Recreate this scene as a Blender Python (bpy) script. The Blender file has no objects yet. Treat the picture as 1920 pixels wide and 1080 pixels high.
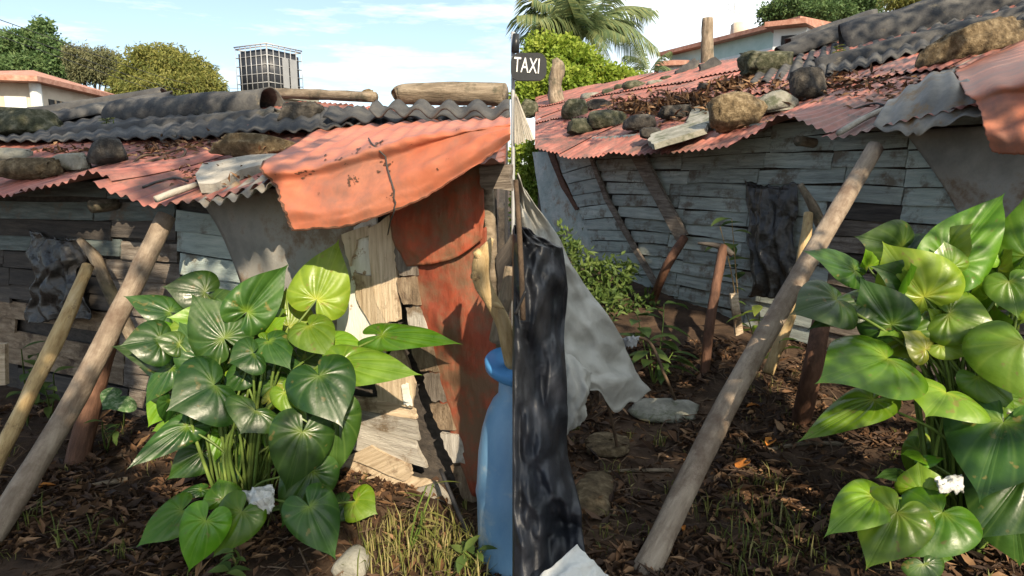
import bpy, bmesh, math, random
from mathutils import Vector, Matrix, noise
R = math.radians
random.seed(7)
C = bpy.context.scene.collection
sc = bpy.context.scene

# ------------------------------------------------------------------ camera
F = 1200.0
PITCH = R(10.0)
cam = bpy.data.cameras.new('camera')
cam.sensor_width = 36.0
cam.lens = 36.0 * F / 1920.0
cam.clip_start = 0.05
cam.clip_end = 900
co = bpy.data.objects.new('camera', cam)
co.location = (0, 0, 1.6)
co.rotation_euler = (R(90) - PITCH, 0, 0)
C.objects.link(co)
sc.camera = co

# ------------------------------------------------------------------ sky and sun
SUN = Vector((0.25, -0.80, 0.55)).normalized()      # towards the sun
EL = math.asin(SUN.z)
w = bpy.data.worlds.new('World')
sc.world = w
w.use_nodes = True
nt = w.node_tree
nt.nodes.clear()
out = nt.nodes.new('ShaderNodeOutputWorld')
bg = nt.nodes.new('ShaderNodeBackground')
sky = nt.nodes.new('ShaderNodeTexSky')
sky.sky_type = 'NISHITA'
sky.sun_disc = False
sky.sun_elevation = EL
sky.sun_rotation = math.atan2(SUN.x, SUN.y)
sky.air_density = 1.0
sky.dust_density = 1.2
sky.ozone_density = 1.5
bg.inputs['Strength'].default_value = 0.115
tc = nt.nodes.new('ShaderNodeTexCoord')
mp = nt.nodes.new('ShaderNodeMapping')
mp.inputs['Scale'].default_value = (1.6, 1.6, 7.0)
nz = nt.nodes.new('ShaderNodeTexNoise')
nz.inputs['Scale'].default_value = 2.2
nz.inputs['Detail'].default_value = 8
nz.inputs['Roughness'].default_value = 0.6
sep = nt.nodes.new('ShaderNodeSeparateXYZ')
m1 = nt.nodes.new('ShaderNodeMath'); m1.operation = 'MULTIPLY_ADD'
m1.inputs[1].default_value = 1.35; m1.inputs[2].default_value = 0.0     # more cloud to the east
m2 = nt.nodes.new('ShaderNodeMath'); m2.operation = 'ADD'
rp = nt.nodes.new('ShaderNodeValToRGB')
rp.color_ramp.elements[0].position = 0.47
rp.color_ramp.elements[0].color = (0.10, 0.10, 0.10, 1)
rp.color_ramp.elements[1].position = 0.78
rp.color_ramp.elements[1].color = (1, 1, 1, 1)
mx = nt.nodes.new('ShaderNodeMix'); mx.data_type = 'RGBA'
mx.inputs['B'].default_value = (8.0, 8.6, 8.9, 1)
L = nt.links.new
L(tc.outputs['Generated'], mp.inputs['Vector']); L(mp.outputs['Vector'], nz.inputs['Vector'])
L(tc.outputs['Generated'], sep.inputs['Vector']); L(sep.outputs['X'], m1.inputs[0])
L(nz.outputs['Fac'], m2.inputs[0]); L(m1.outputs['Value'], m2.inputs[1])
mp2 = nt.nodes.new('ShaderNodeMapping'); mp2.inputs['Scale'].default_value = (2.2, 2.2, 14.0); mp2.inputs['Location'].default_value = (.4, .2, .1)
nz2 = nt.nodes.new('ShaderNodeTexNoise'); nz2.inputs['Scale'].default_value = 2.0; nz2.inputs['Detail'].default_value = 7; nz2.inputs['Roughness'].default_value = .62
rp2 = nt.nodes.new('ShaderNodeValToRGB'); rp2.color_ramp.elements[0].position = .50; rp2.color_ramp.elements[1].position = .72
rp2.color_ramp.elements[1].color = (.75, .75, .75, 1)
mxx = nt.nodes.new('ShaderNodeMath'); mxx.operation = 'MAXIMUM'
L(tc.outputs['Generated'], mp2.inputs['Vector']); L(mp2.outputs['Vector'], nz2.inputs['Vector']); L(nz2.outputs['Fac'], rp2.inputs['Fac'])
L(rp2.outputs['Color'], mxx.inputs[1]); L(rp.outputs['Color'], mxx.inputs[0])
L(m2.outputs['Value'], rp.inputs['Fac']); L(mxx.outputs['Value'], mx.inputs['Factor'])
L(sky.outputs['Color'], mx.inputs['A']); L(mx.outputs['Result'], bg.inputs['Color'])
L(bg.outputs['Background'], out.inputs['Surface'])

sl = bpy.data.lights.new('sun', 'SUN')
sl.energy = 5.0
sl.angle = R(0.5)
sl.color = (1.0, 0.84, 0.62)
so = bpy.data.objects.new('sun', sl)
so.rotation_euler = SUN.to_track_quat('Z', 'Y').to_euler()
so.location = SUN * 40
C.objects.link(so)
sc.view_settings.view_transform = 'Standard'
sc.view_settings.look = 'None'
sc.view_settings.exposure = 0.78
sc.view_settings.gamma = 1.0
sc.view_settings.use_curve_mapping = False

# ------------------------------------------------------------------ pixel of the photograph -> ray -> place
CAMP = Vector((0, 0, 1.6))
cp, sp = math.cos(PITCH), math.sin(PITCH)
def ray(px, py):
    u = (px - 960) / F
    v = (540 - py) / F
    return Vector((u, cp + v * sp, -sp + v * cp))
def at(px, py, Y):
    d = ray(px, py)
    return CAMP + d * (Y / d.y)
def hit(px, py, n, c):
    d = ray(px, py)
    return CAMP + d * ((c - n.dot(CAMP)) / n.dot(d))
def sm(a, b, x):
    t = max(0.0, min(1.0, (x - a) / (b - a)))
    return t * t * (3 - 2 * t)
def gz(x, y):
    z = 0.14 * max(0.0, min(4.0, y - 3.2)) * sm(0.1, 0.9, x)
    z += 0.035 * noise.noise(Vector((x * 1.7, y * 1.7, 0))) + 0.012 * noise.noise(Vector((x * 6, y * 6, 3)))
    return z
def gnd(px, py):
    d = ray(px, py)
    t = 0.5
    for i in range(400):
        p = CAMP + d * t
        if p.z < gz(p.x, p.y):
            break
        t += 0.03
    return p
# left shack
aL = Vector((-0.912, 0.4102, 0)).normalized()
nL = Vector((0.4102, 0.912, 0)).normalized()
DW, DE = 2.663, 2.316                      # wall and eave distances along nL
ZE, KL = 1.50, 0.30
def wl(px, py, off=0.0):
    return hit(px, py, nL, DW - off)
def rl(px, py, off=0.0):
    return hit(px, py, Vector((-KL * nL.x, -KL * nL.y, 1)), ZE - KL * DE + off)
# right shack
nB = Vector((0.866, 0.5, 0)); CB, CE = 4.512, 4.162
aB = Vector((-0.5, 0.866, 0))
nA = Vector((0.838, 0.545, 0)); CA = 4.766
ZR, KR = 1.90, 0.35
def wb(px, py, off=0.0):
    return hit(px, py, nB, CB - off)
def wa(px, py, off=0.0):
    return hit(px, py, nA, CA - off)
def rr(px, py, off=0.0):
    return hit(px, py, Vector((-KR * nB.x, -KR * nB.y, 1)), ZR - KR * CE + off)

# ------------------------------------------------------------------ materials
def hexc(c):
    return (c[0], c[1], c[2], 1)
def mat(name, cols, scale=4.0, stretch=(1, 1, 1), rough=0.75, bump=0.25, bscale=None, rnd=0.25, spec=0.3,
        metal=0.0, stain=None, stain_scale=1.5, stain_cut=(0.52, 0.62), uvramp=False, transl=0.0, coord='Object', facet=0.0, seedmul=37.0):
    m = bpy.data.materials.new(name)
    m.use_nodes = True
    t = m.node_tree
    N = t.nodes
    b = N['Principled BSDF']
    b.inputs['Roughness'].default_value = rough
    b.inputs['Specular IOR Level'].default_value = spec
    b.inputs['Metallic'].default_value = metal
    tcn = N.new('ShaderNodeTexCoord')
    oi = N.new('ShaderNodeObjectInfo')
    mul = N.new('ShaderNodeMath'); mul.operation = 'MULTIPLY'; mul.inputs[1].default_value = seedmul
    t.links.new(oi.outputs['Random'], mul.inputs[0])
    add = N.new('ShaderNodeVectorMath'); add.operation = 'ADD'
    t.links.new(tcn.outputs[coord], add.inputs[0]); t.links.new(mul.outputs[0], add.inputs[1])
    mpn = N.new('ShaderNodeMapping'); mpn.inputs['Scale'].default_value = stretch
    t.links.new(add.outputs[0], mpn.inputs['Vector'])
    n1 = N.new('ShaderNodeTexNoise'); n1.inputs['Scale'].default_value = scale
    n1.inputs['Detail'].default_value = 9; n1.inputs['Roughness'].default_value = 0.65
    t.links.new(mpn.outputs[0], n1.inputs['Vector'])
    ramp = N.new('ShaderNodeValToRGB')
    cr = ramp.color_ramp
    k = len(cols)
    for i, c in enumerate(cols):
        pos = 0.30 + 0.40 * i / max(1, k - 1)
        if i < 2:
            e = cr.elements[i]; e.position = pos
        else:
            e = cr.elements.new(pos)
        e.color = hexc(c)
    if uvramp:
        uvn = N.new('ShaderNodeSeparateXYZ'); t.links.new(tcn.outputs['UV'], uvn.inputs[0])
        for i, e in enumerate(cr.elements):
            e.position = i / max(1, k - 1)
        ad2 = N.new('ShaderNodeMath'); ad2.operation = 'MULTIPLY_ADD'
        ad2.inputs[1].default_value = 0.35; 
        sb = N.new('ShaderNodeMath'); sb.operation = 'SUBTRACT'; sb.inputs[1].default_value = 0.175
        t.links.new(n1.outputs['Fac'], ad2.inputs[0]); t.links.new(uvn.outputs['X'], ad2.inputs[2])
        t.links.new(ad2.outputs[0], sb.inputs[0]); t.links.new(sb.outputs[0], ramp.inputs['Fac'])
    else:
        t.links.new(n1.outputs['Fac'], ramp.inputs['Fac'])
    col = ramp.outputs['Color']
    if stain:
        n2 = N.new('ShaderNodeTexNoise'); n2.inputs['Scale'].default_value = stain_scale
        n2.inputs['Detail'].default_value = 10; n2.inputs['Roughness'].default_value = 0.7
        t.links.new(add.outputs[0], n2.inputs['Vector'])
        r2 = N.new('ShaderNodeValToRGB')
        r2.color_ramp.elements[0].position = stain_cut[0]; r2.color_ramp.elements[1].position = stain_cut[1]
        t.links.new(n2.outputs['Fac'], r2.inputs['Fac'])
        mxn = N.new('ShaderNodeMix'); mxn.data_type = 'RGBA'
        t.links.new(r2.outputs['Color'], mxn.inputs['Factor']); t.links.new(col, mxn.inputs['A'])
        mxn.inputs['B'].default_value = hexc(stain)
        col = mxn.outputs['Result']
    hs = N.new('ShaderNodeHueSaturation')
    mr = N.new('ShaderNodeMapRange'); mr.inputs['To Min'].default_value = 1 - rnd; mr.inputs['To Max'].default_value = 1 + rnd
    t.links.new(oi.outputs['Random'], mr.inputs['Value']); t.links.new(mr.outputs['Result'], hs.inputs['Value'])
    t.links.new(col, hs.inputs['Color'])
    t.links.new(hs.outputs['Color'], b.inputs['Base Color'])
    if bump:
        n3 = N.new('ShaderNodeTexNoise'); n3.inputs['Scale'].default_value = bscale or scale * 4
        n3.inputs['Detail'].default_value = 8; n3.inputs['Roughness'].default_value = 0.7
        t.links.new(mpn.outputs[0], n3.inputs['Vector'])
        bp = N.new('ShaderNodeBump'); bp.inputs['Strength'].default_value = bump; bp.inputs['Distance'].default_value = 0.02
        t.links.new(n3.outputs['Fac'], bp.inputs['Height']); t.links.new(bp.outputs['Normal'], b.inputs['Normal'])
    if facet:
        vo = N.new('ShaderNodeTexVoronoi'); vo.feature = 'F1'; vo.inputs['Scale'].default_value = facet
        nw = N.new('ShaderNodeMix'); nw.data_type = 'RGBA'; nw.inputs['Factor'].default_value = .12
        t.links.new(add.outputs[0], nw.inputs['A']); t.links.new(n1.outputs['Color'], nw.inputs['B']); t.links.new(nw.outputs['Result'], vo.inputs['Vector'])
        b2 = N.new('ShaderNodeBump'); b2.inputs['Strength'].default_value = .4; b2.inputs['Distance'].default_value = .05
        t.links.new(vo.outputs['Distance'], b2.inputs['Height'])
        if bump: t.links.new(bp.outputs['Normal'], b2.inputs['Normal'])
        t.links.new(b2.outputs['Normal'], b.inputs['Normal'])
    if transl:
        tr = N.new('ShaderNodeBsdfTranslucent'); t.links.new(hs.outputs['Color'], tr.inputs['Color'])
        ms = N.new('ShaderNodeMixShader'); ms.inputs[0].default_value = transl
        t.links.new(b.outputs[0], ms.inputs[1]); t.links.new(tr.outputs[0], ms.inputs[2])
        t.links.new(ms.outputs[0], N['Material Output'].inputs['Surface'])
    return m

def leafmat(name, dark, mid, vein, heart, rough=0.28, transl=0.28):
    """broad leaf: pale veins and a yellow heart, by the leaf's own UV (u along the rim in veins, v from stalk to rim)"""
    m = bpy.data.materials.new(name); m.use_nodes = True
    t = m.node_tree; N = t.nodes; b = N['Principled BSDF']
    b.inputs['Roughness'].default_value = rough; b.inputs['Specular IOR Level'].default_value = 0.5
    tcn = N.new('ShaderNodeTexCoord'); s = N.new('ShaderNodeSeparateXYZ'); t.links.new(tcn.outputs['UV'], s.inputs[0])
    def math_(op, a, b_=None, c=None):
        n = N.new('ShaderNodeMath'); n.operation = op
        for i, v in enumerate((a, b_, c)):
            if v is None: continue
            if isinstance(v, (int, float)): n.inputs[i].default_value = v
            else: t.links.new(v, n.inputs[i])
        return n.outputs[0]
    pp = math_('PINGPONG', s.outputs['X'], 0.5)
    vein_f = math_('SUBTRACT', 1.0, math_('SMOOTH_MIN', math_('MULTIPLY', pp, 9.0), 1.0, 0.2))
    vein_f = math_('MAXIMUM', math_('MULTIPLY', vein_f, 0.40), 0.0)
    nz_ = N.new('ShaderNodeTexNoise'); nz_.inputs['Scale'].default_value = 9; nz_.inputs['Detail'].default_value = 6
    t.links.new(tcn.outputs['Object'], nz_.inputs['Vector'])
    ra = N.new('ShaderNodeValToRGB'); ra.color_ramp.elements[0].position = .35; ra.color_ramp.elements[1].position = .68
    ra.color_ramp.elements[0].color = hexc(dark); ra.color_ramp.elements[1].color = hexc(mid)
    t.links.new(nz_.outputs['Fac'], ra.inputs['Fac'])
    a = N.new('ShaderNodeMix'); a.data_type = 'RGBA'; a.inputs['B'].default_value = hexc(vein)
    t.links.new(vein_f, a.inputs['Factor']); t.links.new(ra.outputs['Color'], a.inputs['A'])
    h = N.new('ShaderNodeValToRGB'); h.color_ramp.elements[0].position = 0.0; h.color_ramp.elements[1].position = 0.32
    h.color_ramp.elements[0].color = (1, 1, 1, 1); h.color_ramp.elements[1].color = (0, 0, 0, 1)
    t.links.new(s.outputs['Y'], h.inputs['Fac'])
    hm = math_('MULTIPLY', h.outputs['Color'], 0.75)
    bmx = N.new('ShaderNodeMix'); bmx.data_type = 'RGBA'; bmx.inputs['B'].default_value = hexc(heart)
    t.links.new(hm, bmx.inputs['Factor']); t.links.new(a.outputs['Result'], bmx.inputs['A'])
    oi = N.new('ShaderNodeObjectInfo'); hs = N.new('ShaderNodeHueSaturation')
    ofs = N.new('ShaderNodeVectorMath'); ofs.operation = 'ADD'; t.links.new(tcn.outputs['Object'], ofs.inputs[0]); t.links.new(oi.outputs['Random'], ofs.inputs[1])
    sp_ = N.new('ShaderNodeTexNoise'); sp_.inputs['Scale'].default_value = 22; sp_.inputs['Detail'].default_value = 5; t.links.new(ofs.outputs[0], sp_.inputs['Vector'])
    sr = N.new('ShaderNodeValToRGB'); sr.color_ramp.elements[0].position = .64; sr.color_ramp.elements[1].position = .70; t.links.new(sp_.outputs['Fac'], sr.inputs['Fac'])
    sx = N.new('ShaderNodeMix'); sx.data_type = 'RGBA'; sx.inputs['B'].default_value = (.16, .13, .035, 1); t.links.new(math_('MULTIPLY', sr.outputs['Color'], .7), sx.inputs['Factor']); t.links.new(bmx.outputs['Result'], sx.inputs['A'])
    bmx = sx
    rg = N.new('ShaderNodeMapRange'); rg.inputs['From Min'].default_value = .3; rg.inputs['From Max'].default_value = .7; rg.inputs['To Min'].default_value = rough - .06; rg.inputs['To Max'].default_value = rough + .26; t.links.new(nz_.outputs['Fac'], rg.inputs['Value']); t.links.new(rg.outputs['Result'], b.inputs['Roughness'])
    mr = N.new('ShaderNodeMapRange'); mr.inputs['To Min'].default_value = 0.65; mr.inputs['To Max'].default_value = 1.45
    mh = N.new('ShaderNodeMapRange'); mh.inputs['To Min'].default_value = .475; mh.inputs['To Max'].default_value = .512
    wn = N.new('ShaderNodeTexWhiteNoise'); wn.noise_dimensions = '1D'; t.links.new(oi.outputs['Random'], wn.inputs['W']); t.links.new(wn.outputs['Value'], mh.inputs['Value']); t.links.new(mh.outputs['Result'], hs.inputs['Hue'])
    t.links.new(oi.outputs['Random'], mr.inputs['Value']); t.links.new(mr.outputs['Result'], hs.inputs['Value'])
    t.links.new(bmx.outputs['Result'], hs.inputs['Color']); t.links.new(hs.outputs['Color'], b.inputs['Base Color'])
    n3 = N.new('ShaderNodeTexNoise'); n3.inputs['Scale'].default_value = 45; t.links.new(tcn.outputs['Object'], n3.inputs['Vector'])
    bp = N.new('ShaderNodeBump'); bp.inputs['Strength'].default_value = 0.12; bp.inputs['Distance'].default_value = 0.01
    t.links.new(n3.outputs['Fac'], bp.inputs['Height']); t.links.new(bp.outputs['Normal'], b.inputs['Normal'])
    tr = N.new('ShaderNodeBsdfTranslucent')
    hs2 = N.new('ShaderNodeHueSaturation'); hs2.inputs['Value'].default_value = 1.6; hs2.inputs['Hue'].default_value = 0.485
    t.links.new(hs.outputs['Color'], hs2.inputs['Color']); t.links.new(hs2.outputs['Color'], tr.inputs['Color'])
    ms = N.new('ShaderNodeMixShader'); ms.inputs[0].default_value = transl
    t.links.new(b.outputs[0], ms.inputs[1]); t.links.new(tr.outputs[0], ms.inputs[2])
    t.links.new(ms.outputs[0], N['Material Output'].inputs['Surface'])
    return m

M = {}
M['soil'] = mat('soil', [(.026, .016, .010), (.060, .037, .023), (.115, .073, .045)], scale=5, bump=0.9, bscale=22, rough=.95, rnd=0)
M['litter'] = mat('dry_leaves', [(.026, .014, .009), (.068, .037, .020), (.15, .080, .040), (.31, .19, .10)], scale=8, rough=.7, bump=.1, rnd=0, uvramp=True)
M['twig'] = mat('twig_bark', [(.05, .033, .022), (.14, .095, .06)], scale=20, bump=.4, rnd=.3)
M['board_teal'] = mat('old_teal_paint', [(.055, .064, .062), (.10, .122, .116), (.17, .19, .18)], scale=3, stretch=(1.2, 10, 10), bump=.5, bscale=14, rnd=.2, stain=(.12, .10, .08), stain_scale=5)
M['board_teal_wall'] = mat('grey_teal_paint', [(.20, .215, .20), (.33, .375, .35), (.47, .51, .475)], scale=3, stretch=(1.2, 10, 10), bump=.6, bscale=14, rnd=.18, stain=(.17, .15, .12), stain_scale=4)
M['board_teal_pale'] = mat('pale_teal_paint', [(.24, .29, .275), (.36, .43, .41), (.48, .53, .50)], scale=3, stretch=(1.2, 9, 9), bump=.5, bscale=14, rnd=.15, stain=(.17, .16, .13), stain_scale=4)
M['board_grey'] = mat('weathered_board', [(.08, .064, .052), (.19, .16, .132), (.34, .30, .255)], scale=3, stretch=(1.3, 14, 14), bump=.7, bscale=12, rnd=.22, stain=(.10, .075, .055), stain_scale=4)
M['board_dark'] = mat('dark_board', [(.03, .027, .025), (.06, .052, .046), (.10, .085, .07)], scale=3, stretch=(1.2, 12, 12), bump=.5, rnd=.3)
M['brown_wood'] = mat('brown_rotten_wood', [(.12, .085, .055), (.24, .175, .115), (.38, .30, .21)], scale=3, stretch=(3, 12, 12), bump=.9, bscale=12, rnd=.2, stain=(.09, .06, .04), stain_scale=5)
M['plank'] = mat('raw_plank', [(.34, .25, .16), (.54, .43, .30), (.68, .57, .42)], scale=2.5, stretch=(1.2, 20, 20), bump=.7, bscale=10, rnd=.2, stain=(.20, .13, .08), stain_scale=4)
M['board_pale_lit'] = mat('weathered_board_lit', [(.26, .235, .205), (.44, .41, .36), (.60, .57, .51)], scale=3, stretch=(1.3, 16, 16), bump=.8, bscale=12, rnd=.15, stain=(.20, .15, .10), stain_scale=4)  # lighter copy of the weathered board, sunlight put into its colour
M['white_board'] = mat('chipped_white_paint', [(.55, .52, .46), (.72, .70, .65), (.80, .78, .74)], scale=3, stretch=(1, 5, 5), bump=.4, rnd=.08, stain=(.33, .22, .13), stain_scale=7, stain_cut=(.56, .60))
M['tin'] = mat('faded_red_tin', [(.20, .070, .055), (.31, .108, .082), (.37, .165, .13)], scale=2.6, stretch=(1, 2.5, 1), bump=.15, rough=.55, rnd=.14, spec=.4, stain=(.095, .065, .055), stain_scale=3.5, stain_cut=(.42, .64))
M['red_sheet'] = mat('orange_red_tin', [(.35, .095, .050), (.46, .150, .080), (.52, .215, .125)], scale=1.8, bump=.18, rough=.55, rnd=.05, spec=.4, stain=(.25, .115, .080), stain_scale=3.2, stain_cut=(.46, .66))
M['rust'] = mat('rusty_red_sheet', [(.15, .034, .018), (.25, .055, .027), (.38, .080, .036)], scale=3.6, stretch=(2.2, 2.2, .6), bump=.4, rough=.65, rnd=.12, stain=(.17, .095, .055), stain_scale=4.5, stain_cut=(.44, .60))
M['tin_under'] = mat('grey_zinc', [(.13, .125, .115), (.24, .225, .20), (.38, .34, .28)], scale=4, bump=.2, rough=.6, rnd=.1, metal=.1, stain=(.26, .17, .09), stain_scale=5)
M['fibre'] = mat('fibre_cement', [(.030, .031, .034), (.062, .062, .063), (.12, .115, .105)], scale=4, bump=.6, bscale=25, rough=.9, rnd=.15, stain=(.19, .165, .12), stain_scale=3, stain_cut=(.60, .72))
M['greypanel'] = mat('grey_panel', [(.16, .16, .15), (.25, .245, .225), (.34, .32, .28)], scale=3, bump=.35, rough=.85, rnd=.1, stain=(.17, .125, .09), stain_scale=3)
M['log'] = mat('weathered_log', [(.10, .078, .053), (.23, .18, .125), (.40, .33, .245)], scale=4, stretch=(1, 6, 6), bump=.8, bscale=14, rnd=.1, stain=(.10, .09, .06), stain_scale=4)
M['pipe'] = mat('grey_pole', [(.17, .13, .095), (.28, .225, .17), (.38, .315, .245)], scale=4, stretch=(1, 6, 6), bump=.6, bscale=26, rough=.8, rnd=.05, stain=(.15, .105, .075), stain_scale=5, stain_cut=(.46, .64))
M['yellow_stick'] = mat('peeled_branch', [(.28, .18, .08), (.46, .33, .16), (.58, .45, .26)], scale=7, stretch=(1, 4, 4), bump=.6, rnd=.1, stain=(.12, .07, .04), stain_scale=7, stain_cut=(.60, .68))
M['brown_post'] = mat('rusty_brown_post', [(.055, .028, .018), (.115, .058, .036), (.18, .092, .058)], scale=6, stretch=(1, 4, 4), bump=.5, rnd=.15)
M['stone_moss'] = mat('mossy_stone', [(.022, .026, .014), (.065, .068, .040), (.19, .18, .13)], scale=13, bump=1.6, bscale=28, rough=.95, rnd=.25)
M['stone_brown'] = mat('rough_brown_stone', [(.05, .036, .02), (.17, .125, .07), (.38, .30, .185)], scale=18, bump=1.8, bscale=36, rough=.95, rnd=.15)
M['stone_dark'] = mat('dark_stone', [(.020, .019, .018), (.055, .050, .044), (.15, .132, .11)], scale=13, bump=1.6, bscale=30, rough=.95, rnd=.2)
M['concrete'] = mat('old_concrete', [(.14, .14, .115), (.25, .245, .205), (.36, .35, .31)], scale=6, bump=.7, bscale=30, rough=.9, rnd=.15, stain=(.10, .11, .07), stain_scale=5)
M['pale_slab'] = mat('pale_slab', [(.20, .185, .155), (.34, .315, .27), (.46, .43, .375)], scale=5, bump=.6, bscale=24, rough=.9, rnd=.08)
M['barrel'] = mat('blue_plastic', [(.10, .235, .41), (.16, .31, .47), (.29, .42, .54)], scale=3.5, stretch=(1, 1, .5), bump=.12, rough=.42, spec=.5, rnd=0, stain=(.42, .46, .46), stain_scale=5, stain_cut=(.52, .72))
M['lid'] = mat('blue_lid', [(.045, .19, .43), (.08, .26, .52)], scale=4, bump=.08, rough=.45, rnd=0)
M['blackplastic'] = mat('black_tarp', [(.006, .007, .009), (.012, .014, .019), (.028, .032, .043)], scale=3, bump=.15, bscale=30, rough=.44, spec=.4, rnd=.1, facet=7)
M['blackbag'] = mat('black_bag', [(.012, .011, .010), (.028, .026, .024), (.065, .060, .054)], scale=6, bump=.2, bscale=30, rough=.24, spec=.55, rnd=.1, facet=12)
M['whiteplastic'] = mat('cloudy_plastic_sheet', [(.36, .36, .335), (.50, .50, .465), (.60, .595, .555)], scale=4, bump=.25, bscale=20, rough=.42, rnd=0, transl=.35, facet=9)
M['whitecloth'] = mat('white_plastic', [(.50, .50, .47), (.68, .68, .65)], scale=6, bump=.2, rough=.5, rnd=0, facet=14, stain=(.34, .30, .23), stain_scale=12, stain_cut=(.52, .70))
M['blacktube'] = mat('black_tube', [(.012, .012, .013), (.03, .03, .032)], scale=8, bump=.1, rough=.4, rnd=0)
M['sign_black'] = mat('black_sign', [(.014, .016, .019), (.025, .028, .032)], scale=6, bump=.05, rough=.35, rnd=0)
M['sign_white'] = mat('white_letters', [(.60, .62, .62), (.78, .79, .79)], scale=18, bump=0, rough=.6, rnd=0)
M['galv'] = mat('galvanised_steel', [(.30, .31, .32), (.42, .43, .44)], scale=8, bump=.05, rough=.45, metal=.25, rnd=.05)
M['tank'] = mat('dark_tank', [(.022, .026, .034), (.036, .041, .052)], scale=4, bump=.05, rough=.45, rnd=0)
M['plate'] = mat('dull_plate', [(.22, .23, .24), (.30, .31, .32)], scale=5, bump=.05, rough=.5, rnd=0)
M['wall_cream'] = mat('cream_plaster', [(.42, .36, .28), (.55, .49, .40)], scale=2, bump=.2, rnd=.05)
M['wall_white'] = mat('white_plaster', [(.55, .58, .57), (.68, .71, .70)], scale=2, bump=.2, rnd=.05)
M['wall_turq'] = mat('turquoise_plaster', [(.34, .47, .44), (.46, .58, .55)], scale=2, bump=.2, rnd=.05)
M['wall_masonry'] = mat('flaking_turquoise_wall', [(.24, .32, .31), (.38, .46, .44), (.52, .56, .53)], scale=5, bump=.8, rnd=.05, stain=(.28, .24, .18), stain_scale=4)
M['tile'] = mat('roof_tile', [(.24, .105, .070), (.36, .18, .13), (.44, .27, .20)], scale=5, bump=.5, rnd=.1)
M['darkgap'] = mat('window_dark', [(.02, .022, .025), (.05, .05, .05)], scale=3, bump=0, rnd=0)
M['wire'] = mat('cable', [(.03, .03, .03), (.06, .06, .06)], scale=5, bump=0, rnd=0)
M['bark'] = mat('bark', [(.06, .045, .032), (.15, .115, .085)], scale=6, stretch=(1, 1, .3), bump=.9, rnd=.1)
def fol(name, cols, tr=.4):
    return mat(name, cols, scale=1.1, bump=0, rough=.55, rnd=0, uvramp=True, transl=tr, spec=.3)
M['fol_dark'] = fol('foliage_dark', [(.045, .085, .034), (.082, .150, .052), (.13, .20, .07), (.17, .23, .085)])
M['fol_yellow'] = fol('foliage_yellow', [(.075, .10, .026), (.14, .165, .040), (.23, .23, .058), (.31, .29, .085)])
M['fol_thin'] = fol('foliage_thin', [(.075, .09, .045), (.135, .15, .07), (.20, .20, .10), (.25, .24, .125)])
M['fol_bright'] = fol('foliage_bright', [(.09, .16, .018), (.17, .26, .028), (.27, .35, .045), (.36, .41, .07)])
M['frond'] = fol('palm_frond', [(.055, .10, .055), (.10, .16, .075), (.18, .23, .10), (.30, .30, .11)])
M['grass'] = fol('grass_blades', [(.045, .065, .014), (.11, .14, .030), (.22, .22, .06), (.40, .34, .15)])
M['herb'] = fol('herb_leaf', [(.030, .060, .018), (.065, .115, .028), (.12, .18, .042), (.18, .24, .07)])
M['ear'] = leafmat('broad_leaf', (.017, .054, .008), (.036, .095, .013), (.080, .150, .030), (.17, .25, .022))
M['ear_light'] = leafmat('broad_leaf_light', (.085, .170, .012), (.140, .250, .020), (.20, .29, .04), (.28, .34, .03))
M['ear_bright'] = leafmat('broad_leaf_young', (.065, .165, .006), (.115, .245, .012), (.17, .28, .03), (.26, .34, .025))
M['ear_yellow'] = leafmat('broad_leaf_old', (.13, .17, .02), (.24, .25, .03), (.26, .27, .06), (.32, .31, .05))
M['petiole'] = mat('leaf_stalk', [(.060, .10, .022), (.11, .17, .035), (.19, .25, .06)], scale=6, bump=.1, rough=.4, rnd=.25, transl=.1)
M['caladium'] = mat('speckled_leaf', [(.03, .085, .028), (.10, .19, .07), (.42, .48, .33)], scale=42, bump=.1, rnd=0, transl=.2)
M['orange_leaf'] = mat('orange_leaf', [(.34, .11, .02), (.50, .20, .03)], scale=9, bump=.1, rnd=.2)

# ------------------------------------------------------------------ builders
WM = {}
def tag(o, label=None, cat=None, group=None, kind=None):
    if label: o['label'] = label
    if cat: o['category'] = cat
    if group: o['group'] = group
    if kind: o['kind'] = kind
    return o
def thing(name, label, cat, loc, group=None):
    o = bpy.data.objects.new(name, None)
    o.empty_display_size = 0.1
    C.objects.link(o)
    o.location = loc
    WM[o] = Matrix.Translation(loc)
    return tag(o, label, cat, group)
class MB:
    def __init__(self):
        self.v = []; self.f = []; self.uv = {}
    def add(self, vs, fs, uv=None):
        k = len(self.v)
        self.v += [Vector(p) for p in vs]
        for i, f in enumerate(fs):
            if uv: self.uv[len(self.f)] = uv[i]
            self.f.append(tuple(k + j for j in f))
        return self
    def build(self, name, m, parent=None, smooth=False, frame=None):
        if frame is None:
            c = Vector((0, 0, 0))
            for p in self.v: c += p
            c /= max(1, len(self.v))
            frame = Matrix.Translation(c)
        inv = frame.inverted()
        me = bpy.data.meshes.new(name)
        me.from_pydata([inv @ p for p in self.v], [], self.f)
        if self.uv:
            lay = me.uv_layers.new(name='UVMap')
            for i, pol in enumerate(me.polygons):
                u = self.uv.get(i)
                if u is None: continue
                for j, li in enumerate(pol.loop_indices):
                    lay.data[li].uv = u[j] if isinstance(u[0], (tuple, list)) else u
        if smooth:
            me.polygons.foreach_set('use_smooth', [True] * len(me.polygons))
        me.materials.append(m)
        o = bpy.data.objects.new(name, me)
        C.objects.link(o)
        if parent is not None:
            o.parent = parent
            o.matrix_basis = WM[parent].inverted() @ frame
        else:
            o.matrix_basis = frame
        WM[o] = frame
        return o
def frame_of(origin, x, n):
    x = x.normalized(); y = n.cross(x).normalized(); z = x.cross(y)
    m = Matrix((x, y, z)).transposed().to_4x4()
    m.translation = origin
    return m
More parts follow.
